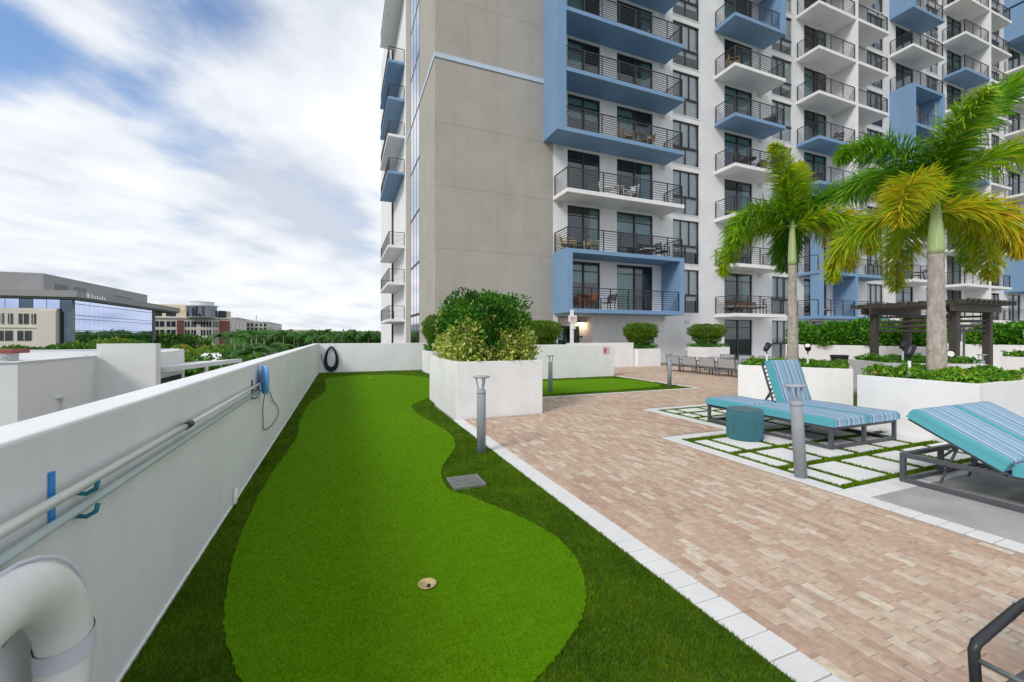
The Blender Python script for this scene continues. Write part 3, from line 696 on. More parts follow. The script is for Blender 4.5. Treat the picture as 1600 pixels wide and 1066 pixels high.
# ------------------------------------------------------------------ balcony furniture
def chair_parts(t, mat, w=.55, dpt=.55, sh=.42, bh=.85, legs=True, arms=True, cush=None):
    m = MB().box(-w / 2, -dpt / 2, sh - .05, w / 2, dpt / 2, sh).build('seat', mat, t, False, bevel=.01)
    b = MB()
    for i in range(5): z = sh + .06 + i * (bh - sh - .06) / 5; b.bar((-w / 2, dpt / 2 + (z - sh) * .2, z + .03), (w / 2, dpt / 2 + (z - sh) * .2, z + .03), .02, .055)
    for sx in (-1, 1): b.bar((sx * w / 2, dpt / 2 - .01, sh - .05), (sx * w / 2, dpt / 2 + (bh - sh) * .2, bh), .035, .035)
    b.build('backrest', mat, t, False)
    for sx in (-1, 1):
        for sy in (-1, 1): MB().bar((sx * (w / 2 - .02), sy * (dpt / 2 - .02), 0), (sx * (w / 2 - .02), sy * (dpt / 2 - .02), sh - .05 if sy > 0 or not arms else .62), .035).build('leg', mat, t, False)
        if arms: MB().bar((sx * (w / 2 - .02), -dpt / 2, .64), (sx * (w / 2 - .02), dpt / 2 + .05, .64), .05, .03).build('armrest', mat, t, False)
    if cush: MB().box(-w / 2 + .03, -dpt / 2 + .03, sh + .001, w / 2 - .03, dpt / 2 - .03, sh + .09).build('cushion', cush, t, False, bevel=.03)
def bchair(x, y, k, rz, mat, label, **kw):
    t = thing('balcony_chair', label, 'chair', (x, y, zf(k) + .2), rz, 'chairs on the tower balconies'); chair_parts(t, mat, **kw)
def btable(x, y, k, mat, label, r=.4, h=.72):
    t = thing('balcony_table', label, 'table', (x, y, zf(k) + .2), 0, 'tables on the tower balconies')
    MB().lathe([(0.01, h - .03), (r, h - .03), (r, h), (.01, h)], n=20).build('table_top', mat, t, False)
    for i in range(3): a = i * 2.094; MB().bar((.05 * math.cos(a), .05 * math.sin(a), h - .03), (r * .8 * math.cos(a), r * .8 * math.sin(a), 0), .035).build('leg', mat, t, False)
bchair(10.95, 18.7, 0, 1.2, 'wood_orange', 'orange wooden chair in the lowest blue framed balcony'); bchair(12.0, 19.0, 0, 3.1, 'wood_orange', 'orange wooden chair against the door of the lowest blue balcony')
btable(11.5, 18.6, 0, 'wood_orange', 'orange wooden table in the lowest blue framed balcony'); bchair(13.0, 18.7, 0, -1.4, 'black_chair', 'dark chair beside the orange balcony furniture')
bchair(10.75, 18.9, 1, .9, 'wicker_tan', 'tan wicker armchair on the balcony above the lowest blue frame', w=.7, dpt=.7, sh=.4); bchair(12.0, 18.7, 1, .2, 'wicker_tan', 'low tan wicker stool chair beside the wicker armchair', bh=.6)
bchair(15.6, 18.7, 1, -.3, 'black_chair', 'dark cushioned chair on the balcony above the lowest blue frame', w=.8, cush='cushion_pale'); bchair(16.6, 18.7, 1, 1.5, 'black_chair', 'black chair at the balcony end above the blue frame', w=.7)
bchair(12.8, 18.5, 2, 1.3, 'chair_pale', 'white chair on the lowest white balcony of the corner'); btable(13.5, 18.5, 2, 'chair_pale', 'small white table on the white corner balcony', .32, .6); bchair(14.3, 18.5, 2, -1.4, 'chair_pale', 'white chair right of the small white table')
bchair(14.1, 18.55, 3, 1.4, 'wicker_tan', 'beige chair left of a table in the tall blue box'); btable(14.75, 18.5, 3, 'cushion_pale', 'beige table on the bottom balcony of the tall blue box'); bchair(15.4, 18.5, 3, -1.4, 'wicker_tan', 'beige chair right of a table in the tall blue box')
bchair(22.0, 18.6, 5, .9, 'wicker_tan', 'yellowish folding chair by the rail of a white balcony'); bchair(23.9, 18.9, 5, -.5, 'wicker_tan', 'yellowish folding chair by the glass door of a white balcony', bh=.95)
btable(23.3, 18.6, 3, 'black_chair', 'black round table on a white balcony'); bchair(22.6, 18.6, 3, 1.4, 'black_chair', 'black chair left of the black round table'); bchair(24.2, 18.6, 3, -1.4, 'black_chair', 'black chair right of the black round table')
bchair(22.3, 18.5, 1, .5, 'black_chair', 'black wicker armchair behind the drooping palm frond', w=.8, dpt=.7); bchair(25.1, 18.6, 4, -1.2, 'black_chair', 'black chair on the blue slab balcony')
bchair(22.4, 18.7, 0, .2, 'wicker_brown', 'brown wicker armchair on the balcony above the trimmed shrub', w=.9, dpt=.8, cush='cushion_pale'); bchair(23.9, 18.8, 0, -.1, 'wicker_brown', 'brown wicker sofa chair right of the brown armchair', w=1.3, dpt=.8, cush='cushion_pale')
bchair(30.8, 18.8, 0, 0, 'black_chair', 'dark bench with a pale cushion in the blue framed balcony', w=1.3, dpt=.6, cush='cushion_pale'); bchair(31.9, 18.7, 4, 2.6, 'black_chair', 'black chair on the blue balcony left of the party wall')
bchair(41.5, 18.6, 1, .4, 'wicker_brown', 'dark brown chair on a balcony behind the pergola'); btable(42.3, 18.6, 1, 'black_chair', 'dark table on a balcony behind the pergola')

# ------------------------------------------------------------------ planters, bushes, hedges
def planter(poly, h, label, name='planter', t=.09, group=None):
    cx = sum(p[0] for p in poly) / len(poly); cy = sum(p[1] for p in poly) / len(poly)
    o = thing(name, label, 'planter', (cx, cy, 0), 0, group)
    n = len(poly); m = MB(); inner = []
    for i in range(n):
        a, b, c = Vector(poly[i - 1]), Vector(poly[i]), Vector(poly[(i + 1) % n])
        e1, e2 = (b - a).normalized(), (c - b).normalized(); n1, n2 = Vector((-e1.y, e1.x)), Vector((-e2.y, e2.x)); q = (n1 + n2).normalized(); inner.append(tuple(b + q * (t / q.dot(n1))))
    i0 = 0; m.v += [(x, y, -.03) for x, y in poly] + [(x, y, h) for x, y in poly] + [(x, y, h) for x, y in inner] + [(x, y, h - .2) for x, y in inner]
    for i in range(n):
        j = (i + 1) % n
        m.f += [(i, j, n + j, n + i), (n + i, n + j, 2 * n + j, 2 * n + i), (2 * n + i, 2 * n + j, 3 * n + j, 3 * n + i)]
    m.build('box', 'planter_white', o, bevel=.008)
    MB().prism(inner, h - .25, h - .06).build('soil', 'ground_soil', o)
    return o
def rect(x0, y0, x1, y1): return [(x0, y0), (x1, y0), (x1, y1), (x0, y1)]
def cover(poly, z, h, n, label, size=.07, mat='leaf_cover', name='ground_cover', tint=(.45, .2), mound=.5, shrink=.0):
    cx = sum(p[0] for p in poly) / len(poly); cy = sum(p[1] for p in poly) / len(poly)
    t = thing(name, label, 'plant', (cx, cy, z))
    poly = [(cx + (x - cx) * (1 - shrink), cy + (y - cy) * (1 - shrink)) for x, y in poly]
    xs = [p[0] for p in poly]; ys = [p[1] for p in poly]
    x = rng.uniform(min(xs), max(xs), n * 3); y = rng.uniform(min(ys), max(ys), n * 3); k = inpoly(x, y, poly); x, y = x[k][:n], y[k][:n]
    hh = h * (.7 + .3 * np.sin(x * 7 + 1.3 * np.sin(y * 5)) * np.sin(y * 8))
    zz = z + hh * np.sqrt(rng.uniform(.05, 1, len(x)))
    ti = np.clip(rng.normal(tint[0], tint[1], len(x)) + .15 * np.sin(x * 3.1) * np.sin(y * 4.2), 0, 1)
    P = np.stack([x, y, zz], 1); Nn = np.stack([rng.normal(0, .6, len(x)), rng.normal(0, .6, len(x)), np.full(len(x), .7)], 1)
    o = link('foliage', leaves(P, Nn, size * rng.uniform(.7, 1.3, len(x)), ti, 'foliage', mat, .6, t['_loc']), t); tag(o, kind='stuff')
    m = MB()
    for _ in range(40):
        i = rng.integers(len(x)); m.bar((x[i], y[i], z - .1), (x[i] + rng.normal(0, .03), y[i] + rng.normal(0, .03), zz[i]), .008)
    tag(m.build('stems', 'bark', t), kind='stuff'); return t
def blob_bush(c, lobes, n, size, mat, label, tint_fn, name='bush', cat='bush', asp=.5, zbase=None, group=None, depth=.35):
    """lobes: list of (x,y,z,rx,ry,rz, boxiness)"""
    t = thing(name, label, cat, c, 0, group); Ps, Ns = [], []
    vol = np.array([l[3] * l[4] + l[4] * l[5] + l[3] * l[5] for l in lobes]); vol = vol / vol.sum()
    for l, v in zip(lobes, vol):
        k = int(n * v); d = norm(rng.normal(0, 1, (k, 3))); p_ = l[6] if len(l) > 6 else 2.0
        sc = 1 / (np.abs(d) ** p_).sum(1, keepdims=True) ** (1 / p_)
        rr = 1 - depth * rng.uniform(0, 1, (k, 1)) ** 2 + rng.normal(0, .035, (k, 1))
        lump = 1 + .05 * np.sin(d[:, :1] * 9 + l[0]) * np.sin(d[:, 1:2] * 8) + .04 * np.sin(d[:, 2:3] * 11 + 2 * d[:, :1])
        Ps.append(np.array(l[:3]) + d * sc * rr * lump * np.array(l[3:6])); Ns.append(norm(d / np.array(l[3:6])))
    P, Nn = np.concatenate(Ps), np.concatenate(Ns)
    if zbase is not None: k = P[:, 2] > zbase; P, Nn = P[k], Nn[k]
    o = link('foliage', leaves(P, Nn, size * rng.uniform(.7, 1.35, len(P)), tint_fn(P, len(P)), 'foliage', mat, asp, t['_loc'], jit=.75), t); tag(o, kind='stuff')
    m = MB()
    for _ in range(14):
        l = lobes[rng.integers(len(lobes))]; q = Vector(l[:3]) + Vector((rng.normal(0, l[3] * .4), rng.normal(0, l[4] * .4), l[5] * .3)); b0 = Vector((q.x * .7 + c[0] * .3, q.y * .7 + c[1] * .3, c[2] - .1))
        m.tube([b0, b0.lerp(q, .5) + Vector((.03, .02, 0)), q], [.02, .014, .006], 5)
    tag(m.build('stems', 'bark', t), kind='stuff'); return t

planter(rect(1.9, 7.38, 3.62, 9.9), 1.03, 'big white planter box on the turf holding a large variegated bush')
def big_tint(P, n):
    h = (P[:, 2] - 1.0); front = (8.7 - P[:, 1])
    y = np.sin(P[:, 0] * 5.3 + .6) * np.sin(P[:, 2] * 4.2 + P[:, 1] * 2.3 + .5) + .5 * np.sin(P[:, 0] * 11 + P[:, 2] * 9)
    v = .8 * y - 2.8 * (h - .46) + .25 * front + .8 * (P[:, 0] < 2.3) - .2
    yel = rng.uniform(0, 1, n) < 1 / (1 + np.exp(-v * 4.0))
    return np.where(yel, np.clip(rng.normal(.80, .13, n), .5, 1), np.clip(rng.normal(.27 + .16 * np.sin(P[:, 0] * 6 + P[:, 2] * 4) * np.sin(P[:, 1] * 5 - P[:, 2] * 6), .17, n), 0, .66))
blob_bush((2.75, 8.6, 1.0), [(2.74, 8.6, 1.55, .86, 1.16, .84, 3.6), (2.25, 8.3, 1.5, .42, .9, .62, 2.6), (3.2, 8.3, 1.42, .46, .95, .6, 2.6), (2.85, 8.6, 1.95, .62, .9, .42, 2.4), (2.76, 7.8, 1.2, .84, .40, .36, 3.0)], 24000, .08, 'leaf_bush',
          'large rounded bush, dark green above and yellow variegated below', big_tint, asp=.45, zbase=.99)
def shrub_t(P, n): return np.clip(rng.normal(.48, .17, n) - .3 * (P[:, 2] < 1.25) * rng.uniform(0, 1, n) + .55 * (rng.uniform(0, 1, n) < .07), 0, 1)
def topiary(x0, y0, w, d, h, zb, zt, label_p, label_b, label_c, wtop=1.0):
    planter(rect(x0, y0, x0 + w, y0 + d), h, label_p, group='square white planters by the tower')
    cx, cy = x0 + w / 2, y0 + d / 2; zm = (zb + zt) / 2
    blob_bush((cx, cy, h), [(cx, cy, zm - .1, w * .42 * wtop, d * .42 * wtop, (zt - zb) / 2 - .1, 3.0), (cx, cy, zm + .16, w * .54 * wtop, d * .54 * wtop, (zt - zb) / 2 - .16, 3.0), (cx, cy, zm, w * .3, d * .3, (zt - zb) / 2 * .7, 3.0)], 16000, .06, 'leaf_shrub', label_b, shrub_t, 'trimmed_shrub', 'shrub', depth=.2)
    cover(rect(x0 + .02, y0 + .02, x0 + w - .02, y0 + d - .02), h - .06, .34, 2200, label_c, .06, 'leaf_bright', tint=(.4, .2))
topiary(13.35, 16.7, 1.4, 1.4, .87, 1.0, 2.15, 'white planter under a trimmed shrub beside the ramp wall', 'trimmed flat-topped green shrub beside the ramp wall', 'dark low ground cover around the shrub by the ramp wall')
topiary(17.75, 16.7, 1.7, 1.5, .9, 1.05, 2.15, 'white planter under a trimmed shrub behind the grey lounge chairs', 'trimmed flat-topped shrub behind the grey lounge chairs', 'low ground cover around the shrub behind the lounge chairs')
topiary(3.15, 16.7, 1.2, 1.35, .9, .95, 2.35, 'white planter against the end parapet behind the big bush', 'trimmed green shrub against the grey tower corner', 'low ground cover in the planter by the end parapet')
topiary(7.3, 15.6, 1.35, 1.35, .87, 1.0, 2.15, 'white planter hidden behind the low wall with the notice', 'trimmed green shrub behind the low wall', 'low ground cover in the planter behind the low wall')
Pp = [(8.2, 6.83), (9.25, 5.12), (10.95, 6.17), (9.9, 7.88)]
planter(Pp, .85, 'diagonal white planter behind the daybed, palm growing in it')
cover(Pp, .78, .19, 4200, 'bright green ground cover under the smaller palm', .075, shrink=.06)
Pq = [(7.9, 2.88), (9.5, 2.88), (9.5, 4.32), (7.9, 4.32)]
planter(Pq, .855, 'square white planter behind the tilted lounger, palm growing in it')
cover(Pq, .79, .25, 5000, 'yellowish green ground cover under the larger palm', .07, shrink=.05, tint=(.58, .2))
Pt = [(12.5, 6.2), (14.1, 5.0), (15.2, 6.46), (13.6, 7.66)]
planter(Pt, .83, 'diagonal white planter in front of the pergola')
cover(Pt, .76, .25, 3000, 'bright ground cover in the planter before the pergola', .08, shrink=.06)
Pr = rect(19.0, 4.6, 21.2, 6.45); planter(Pr, .86, 'white planter right of the pergola'); cover(Pr, .8, .28, 2600, 'bright ground cover right of the pergola', .09)
Ph = rect(18.5, 7.9, 19.6, 12.95); planter(Ph, 1.13, 'long white planter wall with a tall bright hedge', name='planter')
def bright_t(P, n): return np.clip(rng.normal(.52, .2, n) + .12 * np.sin(P[:, 1] * 6) * np.sin(P[:, 2] * 9), 0, 1)
hl = []
for i in range(10): y = 8.2 + i * .5; hl.append((19.05 + rng.normal(0, .05), y, 1.45 + rng.normal(0, .05), .62 + rng.uniform(-.08, .1), .45, .6 + rng.uniform(-.08, .1), 2.3))
blob_bush((19.05, 10.4, 1.1), hl, 12000, .13, 'leaf_bright', 'long bright green leafy hedge above the white planter wall', bright_t, 'hedge', 'hedge', asp=.5, zbase=1.08)
Ps_ = rect(25.6, 6.6, 27.4, 9.9); planter(Ps_, 1.13, 'distant white planter with a round hedge behind the pergola')
blob_bush((26.5, 8.2, 1.1), [(26.3, 9.2, 1.45, .9, .8, .6), (26.4, 8.2, 1.5, .9, .9, .62), (26.4, 7.2, 1.45, .9, .8, .6)], 6000, .16, 'leaf_bright', 'round bright hedge seen through the pergola posts', bright_t, 'hedge', 'hedge', zbase=1.05)
w = thing('low_wall', 'long low white wall behind the lounge chairs', 'wall', (20, 14.5, 0))
MB().box(19.62, 12.96, -.1, 24, 13.14, .95).build('wall_body', 'planter_white', w, bevel=.01)
w = thing('low_wall', 'white terrace wall beyond the pergola', 'wall', (32, 11.5, 0))
MB().box(27.5, 11.4, -.1, 60, 11.6, 1.2).build('wall_body', 'planter_white', w, bevel=.01)

# ------------------------------------------------------------------ palms
def frond(name, t, p0, hd, e0, e1, L_, tint, leaf=.45, n=110, spread=1.25, dens=4):
    hd = norm(np.array([hd[0] * RT[0] + hd[1] * FW[0], hd[0] * RT[1] + hd[1] * FW[1], 0.0])); up = np.array([0, 0, 1.0]); side = np.cross(hd, up)
    pts = [np.array(p0, float)]; tan = []
    for i in range(n):
        s_ = i / (n - 1); e = R(e0 + (e1 - e0) * s_ ** 1.15); d = hd * math.cos(e) + up * math.sin(e); tan.append(d); pts.append(pts[-1] + d * L_ / n)
    Vq, ti = [], []
    for i in range(4, n):
        s_ = i / (n - 1); d = tan[i]; q = np.cross(side, d); ll = leaf * (.45 + 1.0 * math.sin(math.pi * min(1, s_ * .80 + .16))) * .78
        if s_ > .9: ll *= 1 - (s_ - .9) * 4
        for sg in (-1, 1):
            for a in range(dens):
                th = R(rng.uniform(-50, 55)) * spread; sd = side * sg * math.cos(th) + q * math.sin(th)
                dr = norm(sd * .88 + d * rng.uniform(.35, .75) + rng.normal(0, .1, 3)); l_ = ll * rng.uniform(.75, 1.15)
                b0 = pts[i] + rng.normal(0, .006, 3); mid = b0 + dr * l_ * .55 - up * l_ * .04; tip = b0 + dr * l_ * .95 - up * l_ * rng.uniform(.10, .34)
                wv = norm(np.cross(dr, d + .4 * rng.normal(0, 1, 3))) * .0135 * (leaf / .45)
                Vq += [b0, b0, mid - wv, mid + wv]; Vq[-4:] = [b0 - wv * .35, b0 + wv * .35, mid + wv, mid - wv]
                Vq += [mid - wv, mid + wv, tip + wv * .12, tip - wv * .12]
                tt = np.clip(tint + rng.normal(0, .10) + .12 * (s_ - .5), 0, 1); ti += [tt, tt]
    off_ = np.array(t['_loc'])
    o = link(name, np_mesh(name, np.array(Vq) - off_, 4, 'palm_leaf', ti), t)
    o['_loc'] = t['_loc']
    m = MB().tube([tuple(p) for p in pts[::4]], [max(.004, .02 * (1 - i / (n / 4 + 1))) for i in range(len(pts[::4]))], 6)
    m.build('rachis', 'crownshaft', o)
def palm(base, zg, zc, zt, r0, r1, fr, label, leaf):
    t = thing('palm_tree', label, 'palm', (base[0], base[1], zg))
    pts, rs = [], []; n = 40
    for i in range(n + 1):
        s_ = i / n; z = zg + (zc - zg) * s_; pts.append((base[0] + .02 * math.sin(s_ * 3), base[1] + .02 * math.sin(s_ * 2.2), z)); rs.append(r0 + (r1 - r0) * s_ ** .8 + .003 * math.sin(i * 2.3))
    MB().tube(pts, rs, 20).build('trunk', 'trunk_grey', t, smooth=True)
    i = 2
    while i < n:
        p = pts[i]; tl = rng.normal(0, .02, 2); m = MB().tube([(p[0] - tl[0] * .1, p[1] - tl[1] * .1, p[2] - .004), (p[0], p[1], p[2]), (p[0] + tl[0] * .1, p[1] + tl[1] * .1, p[2] + .005)], [rs[i] - .001, rs[i] + .0035, rs[i] - .001], 20, False); m.build('trunk_ring', 'trunk_ring', t, smooth=True); i += int(rng.integers(2, 5))
    tx, ty, _ = pts[-1]
    prof = [(0, r1 * 1.02), (.1, r1 * 1.12), (.3, r1 * 1.05), (.6, r1 * .85), (.85, r1 * .66), (1, r1 * .5)]
    MB().tube([(tx, ty, zc + (zt - zc) * a) for a, b in prof], [b for a, b in prof], 18).build('crownshaft', 'crownshaft', t, smooth=True)
    for f in fr: frond('frond', t, (tx, ty, zt - .12 + f[6]), f[:2], f[2], f[3], f[4], f[5], leaf * (f[7] if len(f) > 7 else 1))
    return t
palm((9.5, 6.48), .7, 3.1, 4.15, .125, .078, [
    (-.5, -.2, 86, 50, 1.85, .58, .05), (.4, .4, 84, 55, 1.6, .60, .05), (-1, .0, 50, -104, 1.95, .46, 0), (-.65, .75, 26, -100, 2.2, .54, -.05),
    (1, -.15, 55, -40, 2.5, .30, 0), (.95, .15, 28, -100, 2.2, .70, -.1), (.45, .9, 10, -85, 1.7, .28, -.05), (.3, 1, 60, -35, 1.8, .34, 0), (.75, -.5, 34, -98, 2.0, .62, -.08)],
    'smaller palm with a slim trunk in the diagonal planter behind the daybed', .46)
palm((8.6, 3.6), .7, 2.78, 3.55, .130, .095, [
    (-1, .05, 70, -40, 1.85, .36, .35), (-.8, -.4, 46, -98, 1.7, .70, .1, 1.0), (-.1, -.7, 80, 20, 1.45, .48, .35), (1, .1, 66, 25, 2.7, .38, .4), (1, -.25, 52, -60, 2.6, .56, .25),
    (.7, -.2, 20, -100, 1.5, .76, -.02), (.9, .35, 25, -98, 2.3, .62, 0), (.35, .75, 20, -98, 2.3, .62, 0), (-.5, .8, 20, -98, 2.0, .62, 0), (-.2, .9, 66, -40, 1.9, .36, .2), (.05, .05, 88, 80, 1.5, .4, .3, .12), (.6, .7, 50, -70, 2.4, .48, .2), (1, .6, 36, -98, 2.6, .52, .1)],
    'larger palm with thick ringed grey trunk and orange old fronds', .40)

# ------------------------------------------------------------------ bollards
def bollard():
    t = thing('bollard_light', 'x', 'bollard', (0, 0, 0))
    MB().lathe([(.058, 0), (.058, .80), (.052, .815)], n=24).build('post', 'bollard_grey', t, False, smooth=False)
    MB().lathe([(.0602, .765), (.0602, .772)], n=24).build('collar', 'frame_metal', t, False)
    for i in range(3): a = i * 2.094 + .5; MB().bar((.035 * math.cos(a), .035 * math.sin(a), .80), (.068 * math.cos(a), .068 * math.sin(a), .965), .018, .014).build('strut', 'bollard_grey', t, False)
    MB().lathe([(.02, .955), (.10, .965), (.112, .975), (.105, .985), (.02, .995)], n=28).build('cap', 'bollard_grey', t, False, smooth=True)
    for p in t.children:
        if p.name.startswith('post'): p.data.polygons.foreach_set('use_smooth', [len(f.vertices) == 4 for f in p.data.polygons])
    return t
bo = bollard(); bo.location = (1.65, 5.14, 0); bo['label'] = 'grey bollard light standing on the turf before the big planter'; bo['group'] = 'grey bollard lights'
for (x, y), lab, tilt in (((5.08, 9.89), 'grey bollard light on the small green right of the big planter', 0), ((9.0, 9.82), 'grey bollard light at the tip of the small green', 0),
                          ((4.51, 2.99), 'leaning grey bollard light at the corner of the slab patio', -3.6), ((15.5, 15.8), 'distant grey bollard light behind the lounge chairs', 0),
                          ((16.4, 7.3), 'grey bollard light among the pergola posts', 0), ((16.5, 5.96), 'grey bollard light right of the larger palm', 0)):
    o = copy_tree(bo, (x, y, 0), random.uniform(0, 6), lab, 'grey bollard lights')
    if tilt: o.rotation_euler = (Matrix.Rotation(R(tilt), 3, Vector(FW))).to_euler()

# ------------------------------------------------------------------ loungers
def cushion_block(x0, y0, x1, y1, h, nx=8, ny=10, r=.035):
    """soft pad, top crowned a little, edges rounded; z from 0"""
    m = MB(); vs = []
    def prof(t): return 1 - abs(2 * t - 1) ** 8
    gx_ = [0, .015, .05] + [.05 + .9 * i / nx for i in range(1, nx)] + [.95, .985, 1]; gy_ = [0, .012, .04] + [.04 + .92 * i / ny for i in range(1, ny)] + [.96, .988, 1]
    for a in gx_:
        for b in gy_:
            e = min(min(a, 1 - a) * (x1 - x0), min(b, 1 - b) * (y1 - y0)); q = min(1, e / r); z = h - r * (1 - math.sqrt(max(0, 1 - (1 - q) ** 2)))
            z += .008 * math.sin(a * 3.1) * math.sin(b * 3.1) + .003 * math.sin(a * 14 + b * 9)
            m.v.append((x0 + (x1 - x0) * a, y0 + (y1 - y0) * b, z))
    A, B = len(gx_), len(gy_)
    for i in range(A - 1):
        for j in range(B - 1): m.f.append((i * B + j, (i + 1) * B + j, (i + 1) * B + j + 1, i * B + j + 1))
    n0 = len(m.v); ring = [(i, 0) for i in range(A)] + [(A - 1, j) for j in range(1, B)] + [(i, B - 1) for i in range(A - 2, -1, -1)] + [(0, j) for j in range(B - 2, 0, -1)]
    top = [i * B + j for i, j in ring]
    for k in top: m.v.append((m.v[k][0], m.v[k][1], 0.0))
    n = len(top)
    for k in range(n): m.f.append((top[k], n0 + k, n0 + (k + 1) % n, top[(k + 1) % n]))
    m.f.append(tuple(n0 + k for k in range(n))); return m
def daybed(loc, label, angles, flip, Lh=.78, Ls=1.25, Wd=1.46, fh=.30):
    """double chaise, local x across 0..Wd, y from foot 0 to head; angles of the two back halves; flip -1 turns it round"""
    t = thing('daybed', label, 'sun lounger', loc, 0 if flip > 0 else math.pi); L_ = Ls + Lh; b = .045
    fr = MB()
    for z in (.0, fh - b):
        fr.box(0, 0, z, b, L_, z + b); fr.box(Wd - b, 0, z, Wd, L_, z + b); fr.box(b, 0, z, Wd - b, b, z + b); fr.box(b, L_ - b, z, Wd - b, L_, z + b)
    fr.box(b, Ls - .02, fh - b, Wd - b, Ls + .02, fh - .005); fr.box(Wd / 2 - .02, b, fh - b, Wd / 2 + .02, Ls - .02, fh - .005)
    fr.build('frame', 'frame_metal', t, False, bevel=.004, seg=1)
    for x in (0, Wd - b):
        for y in (0, L_ / 2, L_ - b): MB().box(x + .0015, y + .0015, b, x + b - .0015, y + b - .0015, fh - b).build('leg', 'frame_metal', t, False)
    for x in (Wd / 2,):
        for y in (0, L_ - b): MB().box(x - .02, y + .0015, b, x + .02, y + b - .0015, fh - b).build('leg', 'frame_metal', t, False)
    H2 = Wd / 2
    sl = MB()
    for i in range(9): y = .1 + i * (Ls - .15) / 8; sl.box(b, y, fh - .02, Wd - b, y + .05, fh - .006)
    sl.build('slats', 'frame_metal', t, False)
    o = cushion_block(-.02, -.03, Wd + .02, Ls - .015, .11).xf(Matrix.Translation((0, 0, fh + .002))).build('seat_cushion', 'cushion_stripe', t, False, smooth=True)
    for h_, ang in zip((0, 1), angles):
        M_ = Matrix.Translation((h_ * H2, Ls + .01, fh + .002)) @ Matrix.Rotation(R(ang), 4, 'X')
        bk = MB()
        zb = -.06 if ang > 50 else -.012
        bk.bar((.012, 0, zb), (.012, Lh, zb), .024, .024); bk.bar((H2 - .012, 0, zb), (H2 - .012, Lh, zb), .024, .024)
        for i in range(11): y = .05 + i * (Lh - .08) / 10; bk.box(.002, y - .008, zb - .005, H2 - .002, y + .008, -.001 if ang > 50 else zb + .006)
        bk.xf(M_).build('back_frame', 'frame_metal', t, False)
        q = cushion_block(.005 - (.02 if h_ == 0 else 0), .035, H2 - .005 + (.02 if h_ else 0), Lh + .02, .11, 6, 7); q.xf(M_)
        q.build('back_cushion', 'cushion_stripe', t, False, smooth=True)
        if ang > 5:
            e = M_ @ Vector((H2 / 2, Lh * .55, -.02)); MB().bar(e, (h_ * H2 + H2 / 2, Ls + Lh * .75, fh - .03), .02).build('prop', 'frame_metal', t, False)
            for sx in (.1, H2 - .1): MB().bar(M_ @ Vector((sx, Lh * .5, -.02)), (h_ * H2 + sx, Ls + .5, .06), .018).build('prop', 'frame_metal', t, False)
    return t
daybed((5.96, 3.55, 0), 'double daybed with blue striped cushions, one backrest raised upright', (0, 72), 1)
t2 = daybed((5.33, .50, 0), 'double lounger with both blue striped backrests tilted up on the concrete pad', (28, 28), 1, Lh=.78, Ls=1.25)
# drum side table
t = thing('drum_table', 'round teal woven drum side table beside the daybed', 'side table', (5.47, 4.44, 0))
prof = [(.222, .0), (.228, .02), (.236, .2), (.236, .3), (.228, .40), (.222, .42)]
MB().lathe(prof, n=40).build('body', 'teal_rope', t, False, smooth=False)
rp_ = MB()
for i in range(72): a = i * 6.2832 / 72; rp_.tube([((r + .004) * math.cos(a), (r + .004) * math.sin(a), z) for r, z in prof], .0085, 5)
rp_.build('rope', 'teal_rope', t, False, smooth=True)
MB().lathe([(.01, .421), (.228, .421), (.232, .43), (.226, .438), (.01, .440)], n=40).build('table_top', 'drum_top', t, False)

def teal_chaise(loc, rz, label, ang):
    t = thing('chaise', label, 'sun lounger', loc, rz); fr = MB()
    for z in (0, .26): fr.box(0, 0, z, .04, 1.9, z + .04); fr.box(.66, 0, z, .7, 1.9, z + .04); fr.box(.04, 0, z, .66, .04, z + .04); fr.box(.04, 1.86, z, .66, 1.9, z + .04)
    fr.build('frame', 'frame_metal', t, False)
    for x in (0, .66):
        for y in (0, 1.86): MB().box(x + .001, y + .001, .04, x + .039, y + .039, .26).build('leg', 'frame_metal', t, False)
    MB().box(.02, .02, .302, .68, 1.2, .34).build('seat', 'teal_cloth', t, False, bevel=.01)
    M_ = Matrix.Translation((0, 1.21, .31)) @ Matrix.Rotation(R(ang), 4, 'X'); MB().box(.02, 0, 0, .68, .72, .04).xf(M_).build('backrest', 'teal_cloth', t, False, bevel=.01)
teal_chaise((12.9, 7.7, 0), R(100), 'teal sling chaise behind the diagonal planter, backrest raised', 40)
teal_chaise((15.4, 8.6, 0), R(100), 'teal sling chaise beside the pergola post', 32)

# chair cut by the frame corner: arms and front crossbar
t = thing('terrace_chair', 'dark metal terrace chair at the edge of the bricks, only an arm showing', 'chair', (2.05, .33, 0))
for y in (.03, .64):
    MB().tube([(1.79, y, 0), (1.745, y, .40), (1.725, y, .575), (1.74, y, .592), (1.99, y, .632), (2.28, y, .645)], .0135, 10).build('armrest', 'dark_metal', t, smooth=True)
    MB().tube([(2.42, y, 0), (2.25, y, .45), (2.36, y, .90)], .0145, 10).build('back_leg', 'frame_metal', t, smooth=True)
    MB().tube([(2.02, y - .018, .636), (2.02, y + .018, .636)], .008, 10).build('bolt', 'steel', t)
    MB().tube([(1.745, y, .40), (2.25, y, .40)], .012, 8).build('seat_rail', 'frame_metal', t, smooth=True)
MB().tube([(1.728, .645, .55), (1.728, .025, .55)], .008, 8).build('crossbar', 'steel', t, smooth=True)
MB().box(1.75, .05, .395, 2.25, .62, .41).build('seat', 'black_chair', t)
MB().quad((2.262, .05, .46), (2.262, .62, .46), (2.352, .62, .88), (2.352, .05, .88)).build('backrest', 'black_chair', t)

